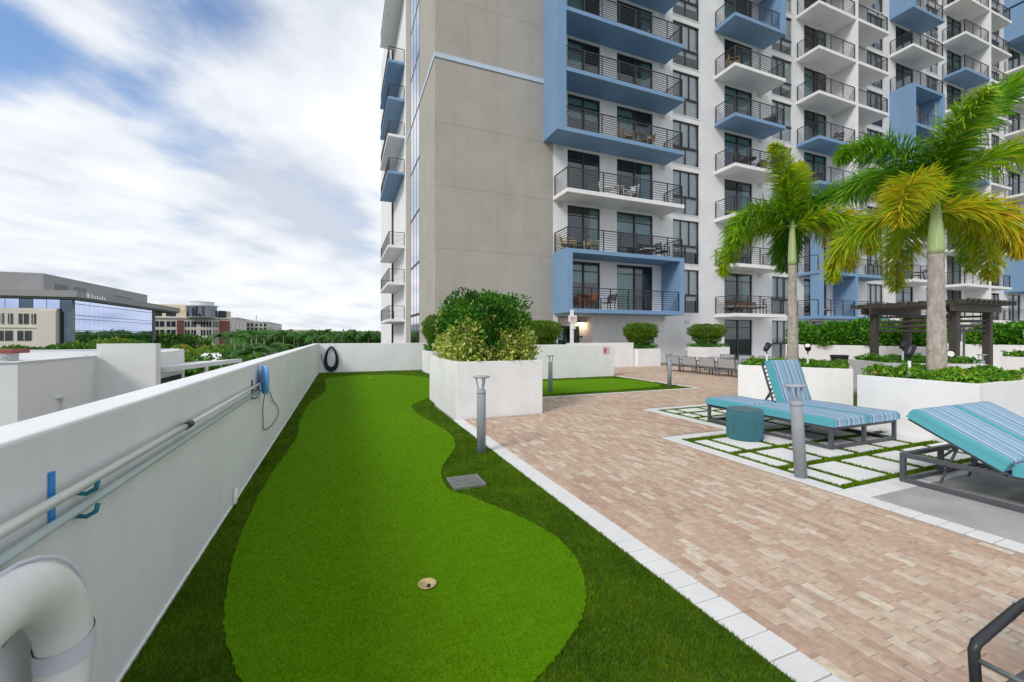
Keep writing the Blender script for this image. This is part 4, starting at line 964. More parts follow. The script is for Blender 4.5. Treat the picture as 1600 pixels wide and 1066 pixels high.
# ------------------------------------------------------------------ grey lounge chairs in the distance
def lounge_chair():
    t = thing('lounge_chair', 'x', 'chair', (0, 0, 0)); w, d_ = .74, .72; fr = MB()
    for x in (-w / 2, w / 2):
        fr.bar((x, -d_ / 2, .0), (x, -d_ / 2, .52), .03); fr.bar((x, d_ / 2 - .1, 0), (x, d_ / 2, .66), .03); fr.bar((x, -d_ / 2, .535), (x, d_ / 2 - .02, .535), .03)
        fr.bar((x, -d_ / 2, .28), (x, d_ / 2, .25), .03)
    fr.bar((-w / 2, d_ / 2, .655), (w / 2, d_ / 2, .655), .03); fr.bar((-w / 2, d_ / 2 - .07, .25), (w / 2, d_ / 2 - .07, .25), .03); fr.bar((-w / 2, -d_ / 2, .28), (w / 2, -d_ / 2, .28), .03)
    fr.bar((-w / 2, d_ / 2 - .03, .42), (w / 2, d_ / 2 - .03, .42), .02)
    fr.build('frame', 'chair_frame', t, False)
    MB().box(-w / 2 + .02, -d_ / 2 + .02, .27, w / 2 - .02, d_ / 2 - .1, .36).build('seat', 'sling_grey', t, False, bevel=.02)
    MB().box(-w / 2 + .02, -.05, 0, w / 2 - .02, .0, .33).xf(Matrix.Translation((0, d_ / 2 - .02, .32)) @ Matrix.Rotation(R(-8), 4, 'X')).build('backrest', 'sling_grey', t, False, bevel=.02)
    return t
lc = lounge_chair(); lc.location = (13.2, 13.85, 0); lc.rotation_euler.z = R(90)
lc['label'] = 'grey sling lounge chair with its back to the bricks'; lc['group'] = 'grey lounge chairs'
for i in range(1, 4): copy_tree(lc, (13.2 + .03 * i, 13.85 - i * .86, 0), R(90), 'grey sling lounge chair with its back to the bricks', 'grey lounge chairs')
for i in range(4): copy_tree(lc, (15.7, 13.9 - i * .95, 0), R(-90), 'grey sling lounge chair facing the row across the low table', 'grey lounge chairs opposite')
t = thing('low_table', 'long low grey table between the two rows of lounge chairs', 'table', (14.5, 12.5, 0))
MB().box(14.2, 11.0, .40, 14.8, 14.0, .44).build('table_top', 'sling_grey', t, bevel=.005)
for x in (14.25, 14.72):
    for y in (11.05, 13.92): MB().box(x, y, 0, x + .04, y + .04, .399).build('leg', 'chair_frame', t)

# ------------------------------------------------------------------ pergola
t = thing('pergola', 'dark brown timber pergola with slatted sides behind the palms', 'pergola', (16.5, 7.0, 0))
px_ = (15.55, 17.35); py_ = (6.15, 8.02)
for x in px_:
    for y in py_: MB().box(x - .085, y - .085, 0, x + .085, y + .085, 2.3).build('post', 'pergola_wood', t, bevel=.006, seg=1)
for y in py_:
    for s_ in (-.11, .11): MB().box(px_[0] - .45, y + s_ - .022, 2.17, px_[1] + .45, y + s_ + .022, 2.36).build('beam', 'pergola_wood', t)
for i in range(10):
    x = px_[0] - .35 + i * (px_[1] - px_[0] + .7) / 9; m = MB(); m.box(x - .022, py_[0] - .45, 2.362, x + .022, py_[1] + .45, 2.46).build('rafter', 'pergola_wood', t)
for i in range(12):
    y = py_[0] - .42 + i * (py_[1] - py_[0] + .84) / 11; MB().box(px_[0] - .45, y - .016, 2.462, px_[1] + .45, y + .016, 2.49).build('slat', 'pergola_wood', t)
for x in px_:
    for z in (1.62, 1.76, 1.90, 2.04): MB().box(x - .02, py_[0] + .087, z, x + .02, py_[1] - .087, z + .06).build('side_slat', 'pergola_wood', t)
for y in py_:
    for z in (1.62, 1.76, 1.90): MB().box(px_[0] + .087, y - .02, z, px_[1] - .087, y + .02, z + .06).build('side_slat', 'pergola_wood', t)

# ------------------------------------------------------------------ small things on deck
def uplight(loc, aim, label, lit=False):
    t = thing('garden_spotlight', label, 'spotlight', loc, 0, 'garden spotlights in the planters')
    MB().tube([(0, 0, -.12), (0, 0, .12)], .02, 10).build('stake', 'sign_white', t, False)
    MB().tube([(0, 0, .12), (0, 0, .2)], .012, 8).build('neck', 'light_black', t, False)
    q = Vector(aim).to_track_quat('Z', 'Y').to_matrix().to_4x4(); M_ = Matrix.Translation((0, 0, .26)) @ q
    MB().lathe([(.035, -.09), (.055, -.05), (.06, .06), (.066, .10), (.055, .10), (.05, .08)], n=20).xf(M_).build('head', 'light_black', t, False, smooth=True)
    MB().lathe([(.004, .082), (.049, .083)], n=20).xf(M_).build('lens', 'lens_white', t, False)
R3 = lambda r, f, z: (RT[0] * r + FW[0] * f, RT[1] * r + FW[1] * f, z)
uplight((8.75, 6.55, .98), R3(.7, .3, .8), 'black spotlight on a white stake above the upright daybed back'); uplight((9.35, 6.05, .98), R3(-.4, -.5, .5), 'black ring-shaped spotlight right of the smaller palm')
uplight((8.02, 3.68, 1.0), R3(.5, .2, .8), 'black spotlight on a white stake at the larger palm planter edge'); uplight((13.0, 6.1, 1.0), R3(.5, .2, .6), 'black spotlight in the planter before the pergola'); uplight((9.2, 3.72, .93), R3(-.35, -.9, .25), 'spotlight with pale round lens right of the larger trunk')
t = thing('litter_bin', 'black round litter bin in front of the hedge planter', 'bin', (17.4, 10.1, 0))
MB().lathe([(.22, 0), (.27, .70)], n=24).build('body', 'bin_black', t, False, smooth=True); MB().lathe([(.285, .70), (.29, .73), (.285, .78), (.2, .785)], n=24).build('rim', 'bin_black', t, False)
t = thing('globe_lamp', 'thin post lamp with a white globe behind the pergola', 'lamp', (24.0, 9.2, 0))
MB().tube([(0, 0, 0), (0, 0, 1.85)], .035, 10).build('post', 'frame_metal', t, False)
MB().lathe([(.05, 1.85), (.16, 1.93), (.21, 2.05), (.16, 2.18), (.04, 2.24)], n=20).build('globe', 'lens_white', t, False, smooth=True)
# drain grate
t = thing('drain_grate', 'small square metal drain grate set in the fringe turf', 'drain', (1.16, 4.14, 0))
m = MB(); a0, a1, b0, b1 = 1.0, 1.33, 3.98, 4.3
m.box(a0, b0, .0, a1, b0 + .018, .03).box(a0, b1 - .018, .0, a1, b1, .03).box(a0, b0 + .018, 0, a0 + .018, b1 - .018, .03).box(a1 - .018, b0 + .018, 0, a1, b1 - .018, .03).build('rim', 'steel', t)
MB().box(a0 + .018, b0 + .018, .002, a1 - .018, b1 - .018, .012).build('pit', 'cup_dark', t)
for i in range(11):
    x = a0 + .03 + i * .0265; MB().box(x, b0 + .0185, .013, x + .014, b1 - .0185, .029).build('bar', 'steel', t)
for y in (4.08, 4.19): MB().box(a0 + .0185, y, .0292, a1 - .0185, y + .012, .0315).build('bar', 'steel', t)
# cups
def cup(x, y, label):
    t = thing('golf_cup', label, 'golf cup', (x, y, .019), 0)
    MB().lathe([(.055, .0), (.056, .004), (.050, .005), (.048, .002)], n=32).build('rim', 'cup_gold', t, False, smooth=True)
    MB().lathe([(.001, .0016), (.047, .0016)], n=32).build('cover', 'lens_white', t, False)
    MB().prism([(-.008, -.04), (.012, -.046), (.016, -.012), (.003, -.006), (-.006, -.018)], .0018, .0035).build('notch', 'cup_dark', t, False)
cup(.47, 2.52, 'brass golf hole cup in the near putting green'); cup(.9, 15.6, 'golf hole cup at the far end of the putting green'); cup(7.9, 11.2, 'golf hole cup in the small putting green')
# hose on far parapet
t = thing('garden_hose', 'dark blue hose coiled on a hook on the end parapet', 'hose', (-.42, FAR - .08, .05))
for i in range(9):
    a = .16 + .012 * i + rng.normal(0, .008); b = .40 + .014 * i; pts = []
    for j in range(29):
        th = j * 2 * math.pi / 28; pts.append((-.42 + a * math.sin(th) * (1 - .25 * math.cos(th)) , FAR - .03 - .018 * (i % 4) - .005 * math.sin(j), 1.03 - b + b * math.cos(th) + .005 * i))
    MB().tube(pts, .012, 6, False).build('coil', 'hose_navy', t, smooth=True)
MB().tube([(-.50, FAR - .03, .25), (-.62, FAR - .04, .30), (-.74, FAR - .05, .48), (-.80, FAR - .05, .74), (-.77, FAR - .06, .80)], .012, 6).build('nozzle_end', 'hose_navy', t, smooth=True)
MB().tube([(-.42, FAR, 1.03), (-.42, FAR - .1, 1.03), (-.42, FAR - .11, 1.08)], .015, 8).build('hook', 'frame_metal', t)
# pool poles on the long parapet
t = thing('pool_pole', 'upper pale aluminium pool pole resting on wall hooks', 'pole', (-.85, 3, .97))
MB().tube([(-.845, -1, .978), (-.85, 3.05, .972)], .017, 12).build('outer_tube', 'pole_alu', t, smooth=True); MB().tube([(-.85, 3.0, .972), (-.86, 5.5, .965)], .0135, 12).build('inner_tube', 'pole_alu', t, smooth=True)
MB().tube([(-.85, 2.98, .972), (-.85, 3.08, .972)], .022, 12).build('clamp', 'dark_metal', t, smooth=True)
t = thing('pool_pole', 'lower teal grey pool pole resting on wall hooks', 'pole', (-.85, 3, .88))
MB().tube([(-.86, -1, .893), (-.872, 5.5, .878)], .0155, 12).build('tube', 'pole_teal', t, smooth=True)
t = thing('pole_hook', 'blue plastic pole hook on the long parapet', 'hook', (-.9, 1.87, .95))
MB().box(-.8995, 1.853, .875, -.888, 1.875, 1.05).build('backplate', 'blue_plastic', t, bevel=.003)
for z, y in ((.955, 2.0), (.872, 2.0)): MB().tube([(-.899, y, z - .022), (-.865, y, z - .03), (-.838, y, z - .015), (-.832, y, z + .012)], .008, 8).build('hook', 'teal_cloth', t, smooth=True)
t = thing('pole_hook', 'far pole hook by the blue pool brush', 'hook', (-.9, 5.2, .95))
MB().box(-.8995, 5.18, .84, -.888, 5.22, 1.03).build('backplate', 'cable_grey', t, bevel=.003)
for z in (.945, .858): MB().tube([(-.899, 5.2, z - .02), (-.865, 5.2, z - .03), (-.842, 5.2, z - .012)], .008, 8).build('hook', 'cable_grey', t, smooth=True)
t = thing('pool_brush', 'round blue plastic pool vacuum head on the pole end', 'pool brush', (-.84, 5.6, .97))
q = MB().lathe([(.01, -.03), (.13, -.03), (.155, -.01), (.16, .012), (.14, .03), (.06, .045), (.01, .05)], n=32)
q.xf(Matrix.Translation((-.83, 5.55, 1.0)) @ Matrix.Rotation(R(14), 4, 'Z') @ Matrix.Rotation(R(90), 4, 'Y')); q.build('disc', 'sky_plastic', t, smooth=True)
q = MB().lathe([(.158, -.006), (.168, .0), (.158, .006)], n=32).xf(Matrix.Translation((-.85, 5.55, 1.0)) @ Matrix.Rotation(R(14), 4, 'Z') @ Matrix.Rotation(R(90), 4, 'Y')); q.build('rim', 'blue_plastic', t, smooth=True)
MB().box(-.86, 5.60, .82, -.80, 5.72, .89).build('handle', 'sky_plastic', t, bevel=.015)
t = thing('cable', 'thin grey cable loop hanging from the pool brush', 'cable', (-.86, 5.6, .6))
MB().tube([tuple(np.array(p)) for p in smooth_poly([(-.84, 5.66, .84), (-.875, 5.74, .66), (-.88, 5.78, .50), (-.88, 5.82, .38), (-.88, 6.2, .31), (-.88, 6.8, .30), (-.88, 7.1, .36), (-.88, 6.95, .48), (-.88, 6.55, .62), (-.85, 5.95, .84)], 5)[:-5]], .006, 6).build('loop', 'cable_grey', t, smooth=True)
t = thing('wall_spout', 'short white pipe stub low on the long parapet', 'pipe', (-.88, 5.1, .1))
MB().tube([(-.892, 4.35, .02), (-.875, 4.35, .03), (-.87, 4.35, .16)], .016, 10).build('stub', 'sign_white', t, smooth=True)
# life ring
t = thing('life_ring', 'white life ring with pale bands hung on the parapet', 'life ring', (-.80, 1.47, .15))
m = MB(); NR, Nr = 48, 18
for i in range(NR):
    a = 2 * math.pi * i / NR
    for j in range(Nr):
        b = 2 * math.pi * j / Nr; rr = .295 + .082 * math.cos(b); m.v.append((-.805 + .062 * math.sin(b), 1.45 + rr * math.cos(a), .52 + rr * math.sin(a)))
for i in range(NR):
    for j in range(Nr): m.f.append((i * Nr + j, ((i + 1) % NR) * Nr + j, ((i + 1) % NR) * Nr + (j + 1) % Nr, i * Nr + (j + 1) % Nr))
m.build('ring', 'life_white', t, smooth=True)
for a0 in (0.03, 2.12, 4.22):
    m = MB()
    for i in range(4):
        a = a0 - .12 + i * .08
        for j in range(Nr): b = 2 * math.pi * j / Nr; rr = .295 + .0865 * math.cos(b); m.v.append((-.805 + .0665 * math.sin(b), 1.45 + rr * math.cos(a), .52 + rr * math.sin(a)))
    for i in range(3):
        for j in range(Nr): m.f.append((i * Nr + j, (i + 1) * Nr + j, (i + 1) * Nr + (j + 1) % Nr, i * Nr + (j + 1) % Nr))
    m.build('band', 'life_band', t, smooth=True)
pts = []
for i in range(33):
    a = 2 * math.pi * i / 32; rr = .385 + .012 * abs(math.sin(2 * (a - .03))); pts.append((-.79 + .01 * math.sin(3 * a), 1.45 + (rr - .012) * math.cos(a), .52 + rr * math.sin(a) * .98))
MB().tube(pts, .006, 6, False).build('grab_rope', 'life_band', t, smooth=True)
t = thing('ring_hook', 'steel bracket holding the life ring', 'bracket', (-.88, 1.45, .6))
MB().tube([(-.899, 1.45, .72), (-.82, 1.45, .725), (-.79, 1.45, .73), (-.78, 1.45, .745)], .01, 8).build('hook', 'steel', t, smooth=True)
MB().box(-.8995, 1.40, .62, -.89, 1.50, .80).build('backplate', 'steel', t)
# signs
t = thing('sign_post', 'white post with a small white sign board by the entrance', 'sign', (10.2, 17.6, 0))
MB().box(10.14, 17.56, 0, 10.27, 17.69, 2.75).build('post', 'sign_white', t)
MB().box(9.98, 17.53, 2.02 + .15, 10.42, 17.559, 2.42 + .06).build('board', 'sign_white', t)
for i in range(3): MB().box(10.08, 17.525, 2.24 + i * .07, 10.34, 17.5295, 2.27 + i * .07).build('print_line', 'sign_red', t)
MB().box(10.17, 17.52, 1.82, 10.34, 17.555, 2.02).build('camera_box', 'sign_white', t)
t = thing('notice', 'small pink and red notice plate on the low wall', 'sign', (9.1, 13.09, .9))
MB().box(8.88, 13.09, .83, 9.18, 13.099, 1.10).build('plate', 'sign_pink', t); MB().box(8.93, 13.086, .88, 9.04, 13.0895, 1.05).build('mark', 'sign_red', t)
t = thing('door_notice', 'small dark notice on the wall right of the entrance door', 'sign', (12.45, F + .95, 1.3))
MB().box(12.36, F + .985, 1.40, 12.55, F + .999, 1.50).build('plate', 'dark_metal', t)
MB().box(12.41, F + .985, 1.18, 12.50, F + .999, 1.32).build('keypad', 'steel', t)
t = thing('wall_lamp', 'lit wall lamp glowing warm above the entrance door', 'lamp', (12.3, F + .9, 2.3))
MB().box(12.15, F + .7, 2.24, 12.55, F + .98, 2.30).build('hood', 'dark_metal', t); MB().box(12.22, F + .74, 2.215, 12.48, F + .94, 2.239).build('bulb', 'lamp_glow', t)
ld = bpy.data.lights.new('lamp_light', 'POINT'); ld.energy = 2.5; ld.color = (1, .62, .32); ld.shadow_soft_size = .06; lo = bpy.data.objects.new('lamp_light', ld); C.objects.link(lo); lo.parent = t; lo.location = (0, -.08, -.12)

# ------------------------------------------------------------------ neighbours beyond the parapet
N1 = thing('neighbour_building', 'low white neighbouring building with a flat roof below the glass office', 'building', (-25, 30, GZ))
MB().box(-45, 22.9, GZ, -12, 42, -.1).build('wall', 'neighbour_white', N1)
MB().box(-44.7, 23.2, -.1, -12.3, 41.7, -.05).build('roof', 'roof_white', N1)
p = MB(); p.box(-12.3, 22.9, -.0999, -12, 42, .42); p.box(-45, 22.9, -.0999, -12.3, 23.2, .42); p.box(-45, 41.7, -.0999, -12.3, 42, .42); p.build('roof_parapet', 'neighbour_white', N1)
MB().box(-12.35, 22.85, .421, -11.95, 28.6, .47).build('coping', 'roof_white', N1); MB().box(-45, 22.85, .421, -12.351, 23.25, .47).build('coping', 'roof_white', N1); MB().box(-45, 41.65, .421, -12.351, 42.05, .47).build('coping', 'roof_white', N1)
MB().box(-11.999, 22.9, -2.35, -11.985, 28.6, -2.32).build('wall_joint', 'roof_white', N1)
MB().box(-11.999, 25.6, GZ, -11.88, 25.72, -1.35).build('downpipe', 'roof_white', N1); MB().box(-12.0, 25.3, -1.35, -11.86, 25.74, -1.28).build('pipe_head', 'roof_white', N1)
MB().box(-11.999, 28.7, GZ, -9.5, 29.4, 1.08).build('stair_block', 'neighbour_white', N1)
MB().box(-11.95, 29.401, GZ, -9.9, 34.5, .55).build('rear_block', 'neighbour_white', N1)
MB().prism([(-9.899, 29.5), (-9.2, 29.5), (-7.3, 38.5), (-9.899, 34.4)], -.55, -.28).build('canopy', 'roof_white', N1)
MB().box(-9.897, 29.6, -3.0, -9.87, 34.0, -1.0).build('window', 'office_glass_dark', N1)
MB().tube([(-8.4, 33.5, GZ), (-8.4, 33.5, -.551)], .12, 10).build('canopy_post', 'roof_white', N1)
t = thing('roof_hatch', 'red brown roofed skylight on the white neighbouring roof', 'skylight', (-20.5, 35.8, -.05))
MB().box(-22.3, 35.2, -.05, -19.0, 36.4, .42).build('base', 'roof_white', t); MB().prism([(-22.6, 35), (-18.6, 35), (-18.6, 36.6), (-22.6, 36.6)], .421, .68).build('cover', 'roof_red', t)
for (x, y, s_), lab in (((-14.4, 26.5, .5), 'small white roof vent with hood near the roof edge'), ((-13.2, 30.5, .3), 'low roof vent beside the stair block')):
    t = thing('roof_vent', lab, 'vent', (x, y, -.05)); MB().lathe([(.14, 0), (.14, s_)], n=14).build('pipe', 'roof_white', t, False); MB().lathe([(.22, s_), (.2, s_ + .1), (.05, s_ + .2)], n=14).build('hood', 'steel', t, False)

# glass office
O1 = thing('glass_office', 'grey office block with mirrored glass side and cream stone front', 'building', (-80, 150, GZ))
MB().box(-140, 136, GZ, -60.5, 180, 10.2).build('core', 'office_dark', O1)
MB().box(-150, 132.0, 10.75, -58.8, 201, 12.3).build('roof_slab', 'office_grey', O1)
MB().box(-150, 132.6, 10.3, -59.2, 201, 10.74).build('soffit', 'office_dark', O1)
MB().box(-150, 134.5, 12.31, -66, 192, 16.4).build('penthouse', 'office_grey', O1)
for y0, z0 in ((139.0, 12.7), (147.0, 12.9)): MB().box(-65.99, y0, z0, -65.9, y0 + 5.4, z0 + 1.7).build('louvre', 'office_dark', O1)
MB().box(-65.99, 168, 13.2, -65.9, 180, 14.2).build('louvre', 'office_dark', O1)
for r_ in range(6):
    z0 = 10.3 - (r_ + 1) * 3.7
    for c_ in range(20):
        y0 = 134.2 + c_ * 2.28; MB().box(-60.4, y0, z0 + .02, -60.35, y0 + 2.24, z0 + 3.66).build('pane', 'office_glass', O1)
for r_ in range(6):
    for q_ in (0, .9): MB().box(-60.5, 134, 10.3 - r_ * 3.7 - q_ - .12, -60.28, 180, 10.3 - r_ * 3.7 - q_).build('mullion', 'office_dark', O1)
for y in (134.0, 179.8): MB().box(-60.6, y, GZ, -60.2, y + .4, 10.3).build('corner_post', 'office_dark', O1)
MB().box(-60.5, 180.3, 0, -60.0, 181.2, 10.2).build('corner_post', 'office_dark', O1)
for c_ in range(26):
    x0 = -62.9 - c_ * 2.4; MB().box(x0, 134.4, 8.05, x0 + 2.3, 134.5, 10.2).build('pane', 'office_glass' if c_ % 3 else 'office_glass_dark', O1)
for c_ in range(2):
    x0 = -61.75 - c_ * 1.2; MB().box(x0, 134.3, GZ, x0 + 1.15, 134.39, 8.0).build('pane', 'office_glass_dark', O1)
MB().box(-150, 133.2, GZ, -63.0, 135.9, 8.0).build('stone_front', 'office_cream', O1)
MB().box(-66.2, 132.6, GZ, -62.9, 133.19, 7.4).build('stone_bay', 'office_cream', O1)
for i, (x0, x1, z0, z1) in enumerate(((-67.4, -66.6, 4.3, 6.7), (-69.6, -67.9, 4.3, 6.7), (-71.4, -70.6, 4.3, 6.7), (-72.6, -72.1, 4.3, 6.7), (-69.8, -67.4, .4, 2.7), (-73.2, -70.6, .4, 2.7))):
    o = MB().box(x0, 133.1, z0, x1, 133.19, z1).build('window', 'window_dark', O1); o['_loc'] = O1['_loc']; MB().box((x0 + x1) / 2 - .06, 133.02, z0, (x0 + x1) / 2 + .06, 133.09, z1).build('mullion', 'office_cream', o)
MB().box(-150, 133.0, 3.4, -66.3, 133.199, 3.6).build('stone_band', 'office_cream', O1)
# raised sign strokes on the roof edge (not readable)
for i, (y0, hgt) in enumerate(((136.0, 1.3), (138.2, 1.2), (139.5, .8), (140.6, 1.0), (141.8, .8), (143.0, 1.2), (144.1, .8))): MB().box(-58.79, y0, 10.95, -58.7, y0 + (1.3 if i == 0 else .7), 10.95 + hgt * .9).build('sign_letter', 'sign_white', O1)

# cream and brick office with glazed drum
O2 = thing('brick_office', 'cream and red brick office block with a round glazed corner tower', 'building', (-70, 235, GZ))
A_ = MB()
MB().box(-106, 226, GZ, -47.5, 262, 9.6).build('wall', 'stone_pale', O2)
MB().box(-106, 232, 9.61, -66, 262, 15.6).build('upper_block', 'cream_wall', O2)
MB().box(-106, 228.5, 9.61, -48.5, 231.99, 12.8).build('set_back', 'cream_wall', O2)
MB().box(-107, 225.5, 9.2, -47, 225.99, 9.7).build('cornice', 'stone_pale', O2)
MB().lathe([(5.6, 9.7), (5.6, 14.6), (6.1, 14.7), (6.1, 15.1), (4.4, 15.2), (4.4, 16.6), (4.6, 16.7), (.1, 16.8)], (-58.5, 227.5, 0), 36).build('drum', 'roof_white', O2)
for i in range(14):
    a = R(190 + i * 12.3); q = MB().box(-.5, -.08, 10.0, .5, .08, 14.4).xf(Matrix.Translation((-58.5 + 5.62 * math.cos(a), 227.5 + 5.62 * math.sin(a), 0)) @ Matrix.Rotation(a + math.pi / 2, 4, 'Z')); q.build('drum_pane', 'tower_glass', O2)
for x0, x1 in ((-67.2, -64.9), (-51.6, -47.6)): MB().box(x0, 225.6, GZ, x1, 225.99, 8.3).build('brick_pier', 'brick_red', O2)
for r_ in range(4):
    z0 = 5.5 - r_ * 3.75
    for x0 in (-100, -95, -90, -84, -79.5, -75, -71, -64.4, -62.1, -58.6, -56.4, -54.0, -52.9):
        w_ = 3.2 if x0 < -65 else (1.7 if x0 < -55 else .8)
        o = MB().box(x0, 225.9, z0, x0 + w_, 225.995, z0 + 2.4).build('window', 'window_dark', O2); o['_loc'] = O2['_loc']
        MB().box(x0 + w_ / 2 - .1, 225.8, z0, x0 + w_ / 2 + .1, 225.899, z0 + 2.4).build('mullion', 'stone_pale', o)
for x0 in (-97, -91, -84, -77, -72): MB().box(x0, 228.4, 10.2, x0 + 3.6, 228.495, 12.4).build('window', 'window_dark', O2)
MB().box(-52.5, 227.9, 9.7, -49.5, 228.49, 13.0).build('window', 'tower_glass', O2)
for i in range(6): MB().box(-61.5 + i * 1.0, 225.5, 6.9, -60.8 + i * 1.0, 225.59, 7.7 + .3 * (i % 2)).build('sign_letter', 'dark_metal', O2)
for side in range(4): MB().box(-47.49, 229 + side * 8, -8, -47.4, 233 + side * 8, 7).build('window', 'window_dark', O2)
# apartments
def apartments(x0, y0, x1, y1, zt, label, nx_, nz):
    t = thing('far_apartments', label, 'building', ((x0 + x1) / 2, y0, GZ)); MB().box(x0, y0, GZ, x1, y1, zt).build('wall', 'apartment_pale', t)
    MB().box(x0 - .3, y0 - .3, zt, x1 + .3, y1, zt + .6).build('roof', 'roof_white', t)
    bw = (x1 - x0) / nx_
    for i in range(nx_):
        for j in range(nz):
            z = zt - 2.8 - j * 3.1; MB().box(x0 + i * bw + bw * .2, y0 - .1, z, x0 + i * bw + bw * .75, y0 - .01, z + 1.9).build('window', 'window_dark', t)
        if i % 3 == 1: MB().box(x0 + i * bw, y0 - .9, zt - 14, x0 + i * bw + bw * .15, y0 - .11, zt + .9).build('bay', 'stone_pale', t)
    ny = int((y1 - y0) / 6)
    for i in range(ny):
        for j in range(nz): z = zt - 2.8 - j * 3.1; MB().box(x1 + .01, y0 + i * 6 + 1.5, z, x1 + .1, y0 + i * 6 + 4.5, z + 1.9).build('window', 'window_dark', t)
apartments(-100, 330, -66, 420, 13.4, 'far pale apartment block with many small windows beside the brick office', 9, 5)
apartments(-66, 360, -52, 440, 11.5, 'farthest pale apartment block with a roof mast', 5, 5)
t = thing('roof_mast', 'thin mast on the farthest apartment roof', 'mast', (-60, 365, 12.1)); MB().tube([(0, 0, 0), (0, 0, 5)], .25, 6).build('pole', 'steel', t, False); MB().box(-.6, -.1, 3, .6, .1, 3.4).build('panel', 'steel', t, False)
t = thing('white_hall', 'low white building on the far horizon above the palms', 'building', (-35, 520, GZ)); MB().box(-56, 500, GZ, -24, 530, 7.2).build('wall', 'roof_white', t); MB().box(-56.5, 499.5, 7.2, -23.5, 530.5, 8).build('roof', 'stone_pale', t)
t = thing('white_roof', 'sloping white roof among the trees below the parapet', 'building', (-12, 62, GZ))
MB().prism([(-17, 58), (-6.4, 58), (-6.4, 84), (-17, 84)], GZ, -3.6).build('wall', 'roof_white', t)
MB().quad((-18, 57, -3.4), (-6, 57, -3.4), (-6, 71, -.9), (-18, 71, -.9)).quad((-18, 71, -.9), (-6, 71, -.9), (-6, 85, -3.4), (-18, 85, -3.4)).build('roof', 'neighbour_white', t)

# ------------------------------------------------------------------ trees
def tree(x, y, zt, r, label, tint=.45, n=2600, ls=.42):
    t = thing('broadleaf_tree', label, 'tree', (x, y, GZ), 0, 'trees below the parapet'); zc = zt - r * .8
    m = MB(); m.tube([(x, y, GZ), (x + .2, y, (GZ + zc) / 2), (x, y + .2, zc)], [.35, .27, .16], 8); m.build('trunk', 'bark', t)
    m = MB(); Ps, Ns = [], []
    for i in range(16):
        d = norm(rng.normal(0, 1, 3)); d[2] = abs(d[2]) * .9 - .15; c = np.array([x, y, zc]) + d * r * np.array([.75, .75, .6]); k = n // 16
        m.tube([(x, y, zc - r * .7), tuple((np.array([x, y, zc - r * .3]) + c) / 2), tuple(c)], [.12, .07, .03], 5)
        q = norm(rng.normal(0, 1, (k, 3))); rr = r * rng.uniform(.28, .42); Ps.append(c + q * rr * (1 - .4 * rng.uniform(0, 1, (k, 1)) ** 2) * np.array([1, 1, .75])); Ns.append(q)
    m.build('limbs', 'bark', t); P = np.concatenate(Ps)
    o = link('crown', leaves(P, np.concatenate(Ns), ls * rng.uniform(.7, 1.3, len(P)), np.clip(rng.normal(tint, .18, len(P)), 0, 1), 'crown', 'tree_leaf', .6, t['_loc']), t); return tag(o, kind='stuff')
def dirpx(ix, d):
    u = (ix - 800) / 657; return (d * (FW[0] + u * RT[0]), d * (FW[1] + u * RT[1]))
def zpx(iy, d): return 1.5 + (525 - iy) / 657 * d
spots = [(20, 536, 60, 3.2, .5), (62, 538, 64, 3, .4), (100, 532, 62, 3.4, .45), (140, 525, 66, 3.6, .62), (182, 524, 70, 3.4, .66), (215, 530, 66, 3.4, .5), (262, 534, 68, 3.6, .5), (300, 533, 70, 3.8, .8), (330, 534, 62, 3.8, .62), (290, 548, 50, 3.6, .5), (345, 548, 46, 3.8, .42), (375, 541, 58, 4.0, .35), (310, 572, 36, 3.2, .5), (402, 548, 52, 3.0, .45), (268, 560, 42, 3, .5), (425, 552, 60, 3.4, .4)]
names = ['beside the cream stone front', 'under the cream stone windows', 'before the glass office corner', 'yellow green before the mirrored glass', 'bright before the mirrored glass', 'by the white stair block', 'at the foot of the brick office', 'with reddish blossom before the brick office', 'light green before the brick office', 'behind the white canopy', 'dark green beyond the canopy tip', 'dark and round before the far apartments', 'low under the white canopy', 'small beside the sloping white roof', 'close behind the white rear block', 'dark beside the end of the parapet']
for (ix, iy, d_, r_, tn), nm in zip(spots, names):
    x, y = dirpx(ix, d_); tree(x, y, zpx(iy, d_), r_, 'leafy tree ' + nm, tn)
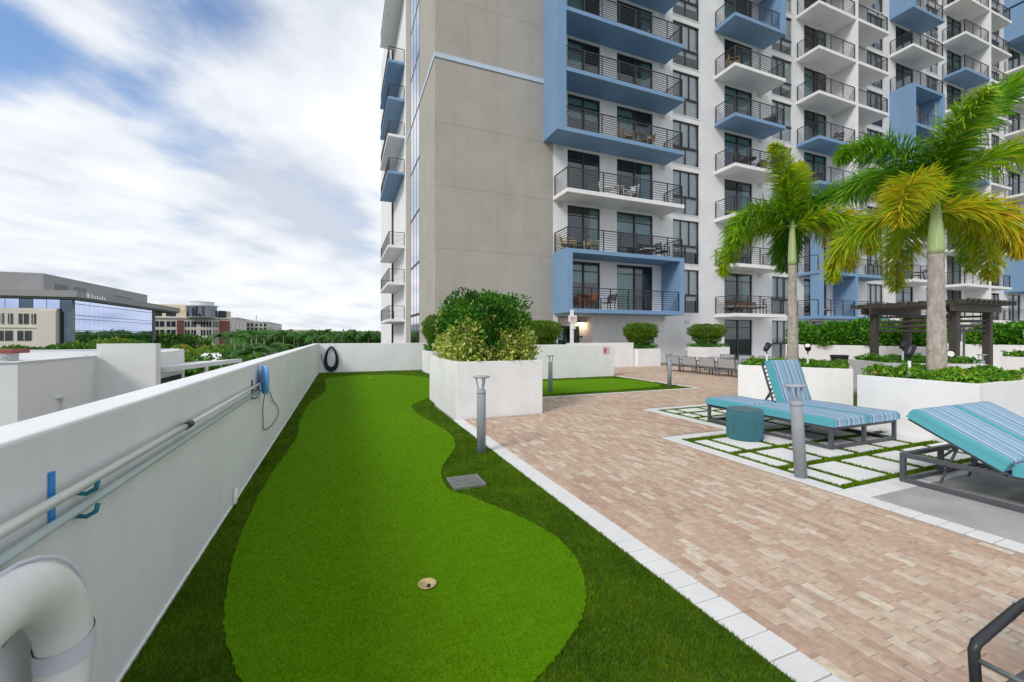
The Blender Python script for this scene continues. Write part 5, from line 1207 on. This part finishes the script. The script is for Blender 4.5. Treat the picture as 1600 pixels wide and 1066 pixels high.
def far_palm(x, y, zt, label, s_=1.0):
    t = thing('palm_tree', label, 'palm', (x, y, GZ), 0, 'palms below the parapet'); MB().tube([(x, y, GZ), (x + .15, y, zt - 1.2 * s_)], [.22, .15], 8).build('trunk', 'trunk_grey', t)
    m = []; ti = []
    for i in range(13):
        a = rng.uniform(0, 6.28); e0, e1 = rng.uniform(10, 75), rng.uniform(-75, -20); hd = np.array([math.cos(a), math.sin(a), 0]); p = np.array([x + .15, y, zt - 1.2 * s_]); sd = np.cross(hd, [0, 0, 1]); L_ = 2.6 * s_
        for j in range(14):
            e = R(e0 + (e1 - e0) * j / 13); dd = hd * math.cos(e) + np.array([0, 0, math.sin(e)]); p = p + dd * L_ / 14
            for sg in (-1, 1):
                tip = p + (sd * sg * .8 + dd * .5 - np.array([0, 0, .35])) * .6 * s_; wv = dd * .09 * s_; m += [p - wv, p + wv, tip + wv * .3, tip - wv * .3]; ti.append(np.clip(rng.normal(.35, .12), 0, 1))
    tag(link('crown', np_mesh('crown', np.array(m) - np.array(t['_loc']), 4, 'tree_leaf', ti), t))
pp = [(352, 520, 95), (366, 519, 100), (380, 517, 104), (392, 520, 96), (400, 518, 110), (415, 535, 60), (395, 537, 56), (430, 537, 64), (340, 522, 92), (412, 516, 130), (372, 522, 88)]
for i, (ix, iy, d_) in enumerate(pp):
    x, y = dirpx(ix, d_); far_palm(x, y, zpx(iy - 5, d_), 'palm tree in front of the far apartments' if d_ > 80 else 'palm tree by the sloping white roof', 1.2)
# far wood: one mass
Pn, Nn_, Tn = [], [], []
for i in range(330):
    ix = rng.uniform(380, 690) if i % 4 else rng.uniform(-60, 400); d_ = rng.uniform(150, 330); x, y = dirpx(ix, d_); zt = zpx(rng.normal(521, 2.2), d_); r_ = rng.uniform(4, 6.5); k = 260
    q = norm(rng.normal(0, 1, (k, 3))); Pn.append(np.array([x, y, zt - r_ * .8]) + q * r_ * np.array([1, 1, .85]) * (1 - .35 * rng.uniform(0, 1, (k, 1)))); Nn_.append(q); Tn.append(np.clip(rng.normal(rng.choice([.3, .42, .5, .65]), .13, k), 0, .85))
P = np.concatenate(Pn); tag(link('far_wood', leaves(P, np.concatenate(Nn_), rng.uniform(.9, 1.7, len(P)), np.concatenate(Tn), 'far_wood', 'tree_leaf', .7)), 'dark green belt of trees along the horizon', 'trees', kind='stuff')
for i in range(26):
    ix = 418 + i * 7.8 + rng.normal(0, 2); d_ = rng.uniform(140, 170); x, y = dirpx(ix, d_); far_palm(x, y, zpx(rng.normal(515, 1.6), d_), 'palm tree rising from the tree belt on the horizon', 1.7)

for o in list(bpy.data.objects):
    if '_loc' in o.keys(): del o['_loc']
